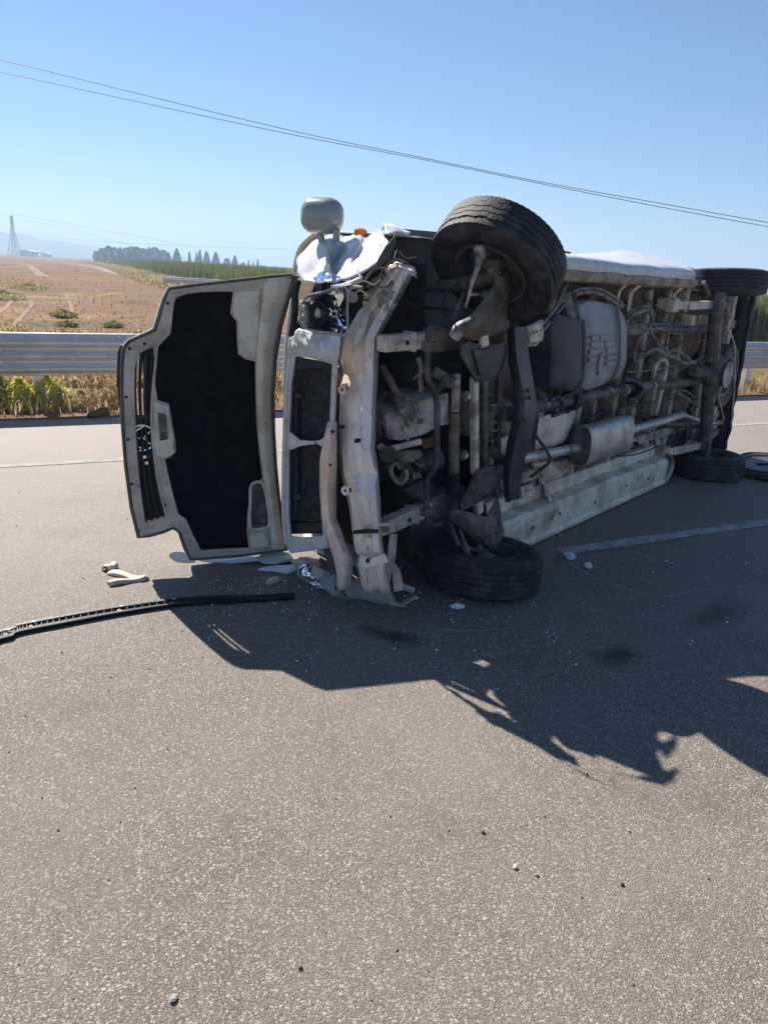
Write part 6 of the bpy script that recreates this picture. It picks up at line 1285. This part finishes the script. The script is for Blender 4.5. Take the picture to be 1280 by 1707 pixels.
# orange dry scrub along the crop edge
def make_scrub():
    pts = []
    for (x0, y0), (x1, y1) in zip(edge, edge[1:5]):
        n = int(math.hypot(x1-x0, y1-y0)*34)
        t = rng.random(n); o = rng.uniform(-.5, 5.5, n)
        dx, dy = x1-x0, y1-y0; l = math.hypot(dx, dy)
        px = x0+dx*t - (-dy/l)*o*-1; py = y0+dy*t - (dx/l)*o*-1
        px = x0+dx*t + (dy/l)*o; py = y0+dy*t - (dx/l)*o
        c = np.array([noise.noise(V(a*.16, b*.16, 7)) for a, b in zip(px, py)])
        k = c > -.02
        pts.append(np.stack([px[k], py[k], np.full(k.sum(), -.04)], 1))
    P = np.concatenate(pts)
    o = blades(P, .18+.32*rng.random(len(P)), .08, .8, 'dry_grass', 'dry_scrub', None, per=4)
    tag(o, 'orange dry scrub along the near edge of the green crop', 'dry grass', None, 'stuff')
make_scrub()

# grass and weeds below the rail
def make_verge_grass():
    n = 3000
    u = rng.uniform(-8, 22, n); q = 9.62 + 1.35*rng.random(n)**1.3
    c = np.array([noise.noise(V(a*.7, b*.7, 1)) for a, b in zip(u, q)])
    k = (c > -.12); u, q, c = u[k], q[k], c[k]
    P = np.array([rw(a, b, -.005) for a, b in zip(u, q)])
    o = blades(P, .08+.22*rng.random(len(P))*(1+c), .010, .8, 'dry_grass', 'roadside_grass', None, per=4)
    tag(o, 'dry straw coloured grass growing under the crash barrier', 'grass', None, 'stuff')
make_verge_grass()

def shrub(px, rx, h, m, label, n=900, size=.03, group='shrubs under the crash barrier'):
    r = empty('shrub', px); tag(r, label, 'shrub', group)
    v, f = leaf_cloud(n, rx, h, .02, size, lambda t: max(.15, math.sin(math.pi*min(.98, t*.8+.22))))
    np_mesh('foliage', v, f, m, r)
    st = MB()
    for i in range(7):
        a = random.uniform(0, 6.28); st.tube([(0, 0, -.02), (rx*.3*math.cos(a), rx*.3*math.sin(a), h*.45), (rx*.6*math.cos(a), rx*.6*math.sin(a), h*.85)], [.008, .005, .002], 5)
    st.build('stems', 'weed_brown', r)
def rp(u, n): p = rw(u, n); return (p.x, p.y, 0)
G_ = lambda l: (l[0][0]+RN.x*.24, l[0][1]+RN.y*.24, 0.)
shrub(G_([(-4.513,8.832,0)]), .26, .40, 'shrub_olive', 'dark olive shrub under the barrier at the left picture edge', 1100)
shrub(G_([(-4.26,8.83,0)]), .24, .36, 'shrub_lime', 'left of the two bright lime shrubs under the barrier', 1100)
shrub(G_([(-4.02,8.987,0)]), .27, .42, 'shrub_lime', 'right and taller of the two bright lime shrubs under the barrier', 1200)
shrub(G_([(-3.86,8.995,-0)]), .13, .26, 'weed_grey', 'small grey dried thistle shrub beside the lime shrubs', 350, .022)
shrub(G_([(-3.638,9.065,-0)]), .22, .22, 'dry_grass', 'low yellow dry bush between the lime shrubs and the shoe', 800, .022)
shrub(G_([(-3.369,9.362,0)]), .20, .26, 'dry_grass', 'yellow dry bush right beside the bonnet under the barrier', 800, .022)
shrub(G_([(6.953,15.143,0)]), .40, .34, 'dry_grass', 'yellow dry bush under the barrier right of the minibus', 1100, .025)
shrub(G_([(-1.545,10.739,0)]), .25, .34, 'dry_grass', 'yellow dry bush seen in the gap between bonnet and grille frame', 800, .025)
def stalk(px, h, label):
    r = tag(empty('dry_weed', px), label, 'weed', 'tall dry weeds')
    b = MB().tube([(0, 0, -.02), (.01, .01, h*.5), (-.01, .02, h)], [.006, .005, .002], 5); b.build('stem', 'weed_brown', r)
    v, f = leaf_cloud(260, .085, h*.9, .06, .016, lambda t: 1-.6*t); np_mesh('seed_heads', v, f, 'weed_brown', r)['kind'] = 'stuff'
stalk(G_([(-3.551,9.176,0)]), .56, 'left of two tall brown dried weeds under the barrier')
stalk(G_([(-3.447,9.251,0)]), .58, 'right of two tall brown dried weeds under the barrier')
for px, rx, h, lb in (([(-15.682,31.737,-0.03)], .9, .35, 'low green bush on the bare field at the left picture edge'), ([(-10.084,24.078,-0.03)], .42, .22, 'small round green weed on the bare field above the barrier'), ([(-8.722,21.017,-0.03)], .3, .14, 'tiny green weed just above the barrier top left of the bonnet'), ([(-7.692,21.612,-0.03)], .35, .14, 'flat green weed above the barrier next to the bonnet'), ([(-19.123,41.469,-0.03)], 1.2, .3, 'spread green weed patch far on the bare field')):
    shrub((px[0][0], px[0][1], -.03), rx, h, 'shrub_olive', lb, 500, .05, 'green weeds on the bare field')

# low earth bank beside the track
def make_bank():
    P = [V(p[0], p[1], 0) for p in cr([(-74.872,166.621,-0),(-50.707,123.011,0),(-29.58,78.826,0),(-17.789,50.995,0),(-11.694,35.774,-0),(-8.472,27.392,0),(-6.939,23.084,-0)], 10)]; rows = []
    for i, p in enumerate(P):
        t = (P[min(i+1, len(P)-1)]-P[max(i-1, 0)]).normalized(); s_ = V(-t.y, t.x, 0); dd = p.length/60
        rows.append([tuple(p + s_*(k*1.7*min(1.6, .5+dd)) + V(.25*noise.noise(V(i*.8, k, 1)), 0, -.045 + h*(.20+.2*noise.noise(V(i*.6, k*1.3, 2)))*min(1, .45+dd)*min(1, (len(P)-1-i)/14))) for k, h in ((-1.6, 0), (-1, .45), (-.4, .95), (.1, 1), (.7, .6), (1.5, 0))])
    o = MB().grid(patch(rows, 2, 2)).build('earth_bank', 'soil', None, angle=60); o['kind'] = 'structure'
    pts = np.array([p for r in rows[2:] for p in r[1:5] for _ in range(3)]); pts = pts + rng.normal(size=pts.shape)*np.array([.6, .6, .0]); pts[:, 2] -= .06
    o = blades(pts, .07+.14*rng.random(len(pts)), .04, .9, 'dry_grass', 'bank_grass', None, per=3); tag(o, 'dry orange grass on the low earth bank in the field', 'dry grass', None, 'stuff')
make_bank()
# sparse dry tufts and clods over the bare field
def make_field():
    n = 110000
    r = 1/rng.uniform(1/160, 1/12, n); th = rng.uniform(rad(92), rad(124), n)
    x = r*np.cos(th); y = r*np.sin(th); nn = x*RN.x + y*RN.y
    c = np.array([noise.noise(V(a*.09, b*.09, 2)) + .5*noise.noise(V(a*.4, b*.4, 5)) for a, b in zip(x, y)])
    k = (nn > 11) & (c > .12) & ~inside(edge + [(400, 230), (400, 420), (-125, 420)], x, y)
    P = np.stack([x[k], y[k], np.full(k.sum(), -.035)], 1)[:20000]
    o = blades(P, .06+.16*rng.random(len(P)), .035, .9, 'dry_grass', 'field_stubble', None, per=3); tag(o, 'sparse dry stubble on the bare field', 'stubble', None, 'stuff')
    k = (nn > 11) & (c < .1); m = min(4000, k.sum()); P = np.stack([x[k], y[k]], 1)[:m]; vs_, fs = [], []
    for i, (a, b) in enumerate(P):
        s_ = .02 + .05*rng.random()**2; o = len(vs_)
        for q in range(5): t = q*1.2566 + rng.random(); vs_.append((a+s_*math.cos(t)*1.3, b+s_*math.sin(t)*1.3, -.04))
        vs_.append((a, b, -.03+s_*.8)); fs += [(o+q, o+(q+1) % 5, o+5) for q in range(5)]
    o = np_mesh('soil_clods', np.array(vs_), np.array(fs), 'soil'); tag(o, 'loose clods of soil on the bare field', 'clods', None, 'stuff')
make_field()
# trees on the horizon
def tree_mesh(n, shape, rx):
    return leaf_cloud(n, rx, 1.0, .08, .045, shape)
KIND = {'broad': (lambda t: math.sin(math.pi*(.12+.84*t))**.6, .36), 'cone': (lambda t: (1.02-t)**.75*min(1, .45+t*3), .36), 'slim': (lambda t: (1.03-t)**.7*min(1, .4+t*4), .15)}
TM = {}
TR = [(182,422,'broad'),(191,418,'broad'),(201,416,'broad'),(211,417,'broad'),(219,417,'cone'),(228,418,'broad'),(236,416,'broad'),(244,417,'broad'),(254,419,'broad'),(263,417,'cone'),(272,418,'broad'),(284,421,'broad'),(292,424,'cone'),(305,420,'cone'),(324,424,'slim'),(335,425,'slim'),(340,422,'slim'),(350,423,'cone'),(364,425,'cone'),(381,433,'broad'),(393,429,'cone'),(406,439,'broad'),(414,436,'slim'),(421,438,'slim'),(428,435,'slim'),(438,443,'broad')]
WORD = ['first', 'second', 'third', 'fourth', 'fifth', 'sixth', 'seventh', 'eighth', 'ninth', 'tenth', 'eleventh', 'twelfth', 'thirteenth', 'fourteenth', 'fifteenth', 'sixteenth', 'seventeenth', 'eighteenth', 'nineteenth', 'twentieth', 'twenty-first', 'twenty-second', 'twenty-third', 'twenty-fourth', 'twenty-fifth', 'twenty-sixth']
for i, (px, py, kd) in enumerate(TR):
    hy = 420.3 + (px+9)*.0542; k = 430*1.04/1283
    Y = 430 + 14*math.sin(i*2.3); h = 2.0 + (hy-py)*k
    if kd not in TM:
        f_, rx = KIND[kd]; TM[kd] = tree_mesh(1500, f_, rx)
    v, f = TM[kd]
    r = empty('tree', ((px-640)/1283*Y*1.045*1.0, Y, -.3), i*1.9)
    tag(r, {'broad': 'dark rounded tree', 'cone': 'dark cone shaped tree', 'slim': 'slim dark cypress'}[kd] + ' on the horizon, ' + WORD[i] + ' from the left of the tree line', 'tree', 'trees on the horizon')
    c = np_mesh('crown', v*np.array([h*1.15, h*1.15, h]), f, 'tree_leaf', r)
    MB().tube([(0, 0, 0), (0, 0, h*.4), (0, 0, h*.8)], [h*.03, h*.022, h*.008], 6).build('trunk', 'bark', r)

# ---------------------------------------------------------------- air
def make_haze():
    b = MB().box((0, 0, 31.5), (11600, 11600, 66))
    m = bpy.data.materials.new('haze_air'); m.use_nodes = True; nt = m.node_tree
    nt.nodes.remove(nt.nodes['Principled BSDF'])
    pv = nt.nodes.new('ShaderNodeVolumePrincipled'); pv.inputs['Density'].default_value = .0009; pv.inputs['Color'].default_value = (.56, .76, 1, 1); pv.inputs['Anisotropy'].default_value = .2
    nt.links.new(pv.outputs['Volume'], nt.nodes['Material Output'].inputs['Volume'])
    o = b.build('haze', m, None, smooth=False); o['kind'] = 'stuff'; o['label'] = 'pale summer haze over the far fields'; o['category'] = 'haze'
make_haze()
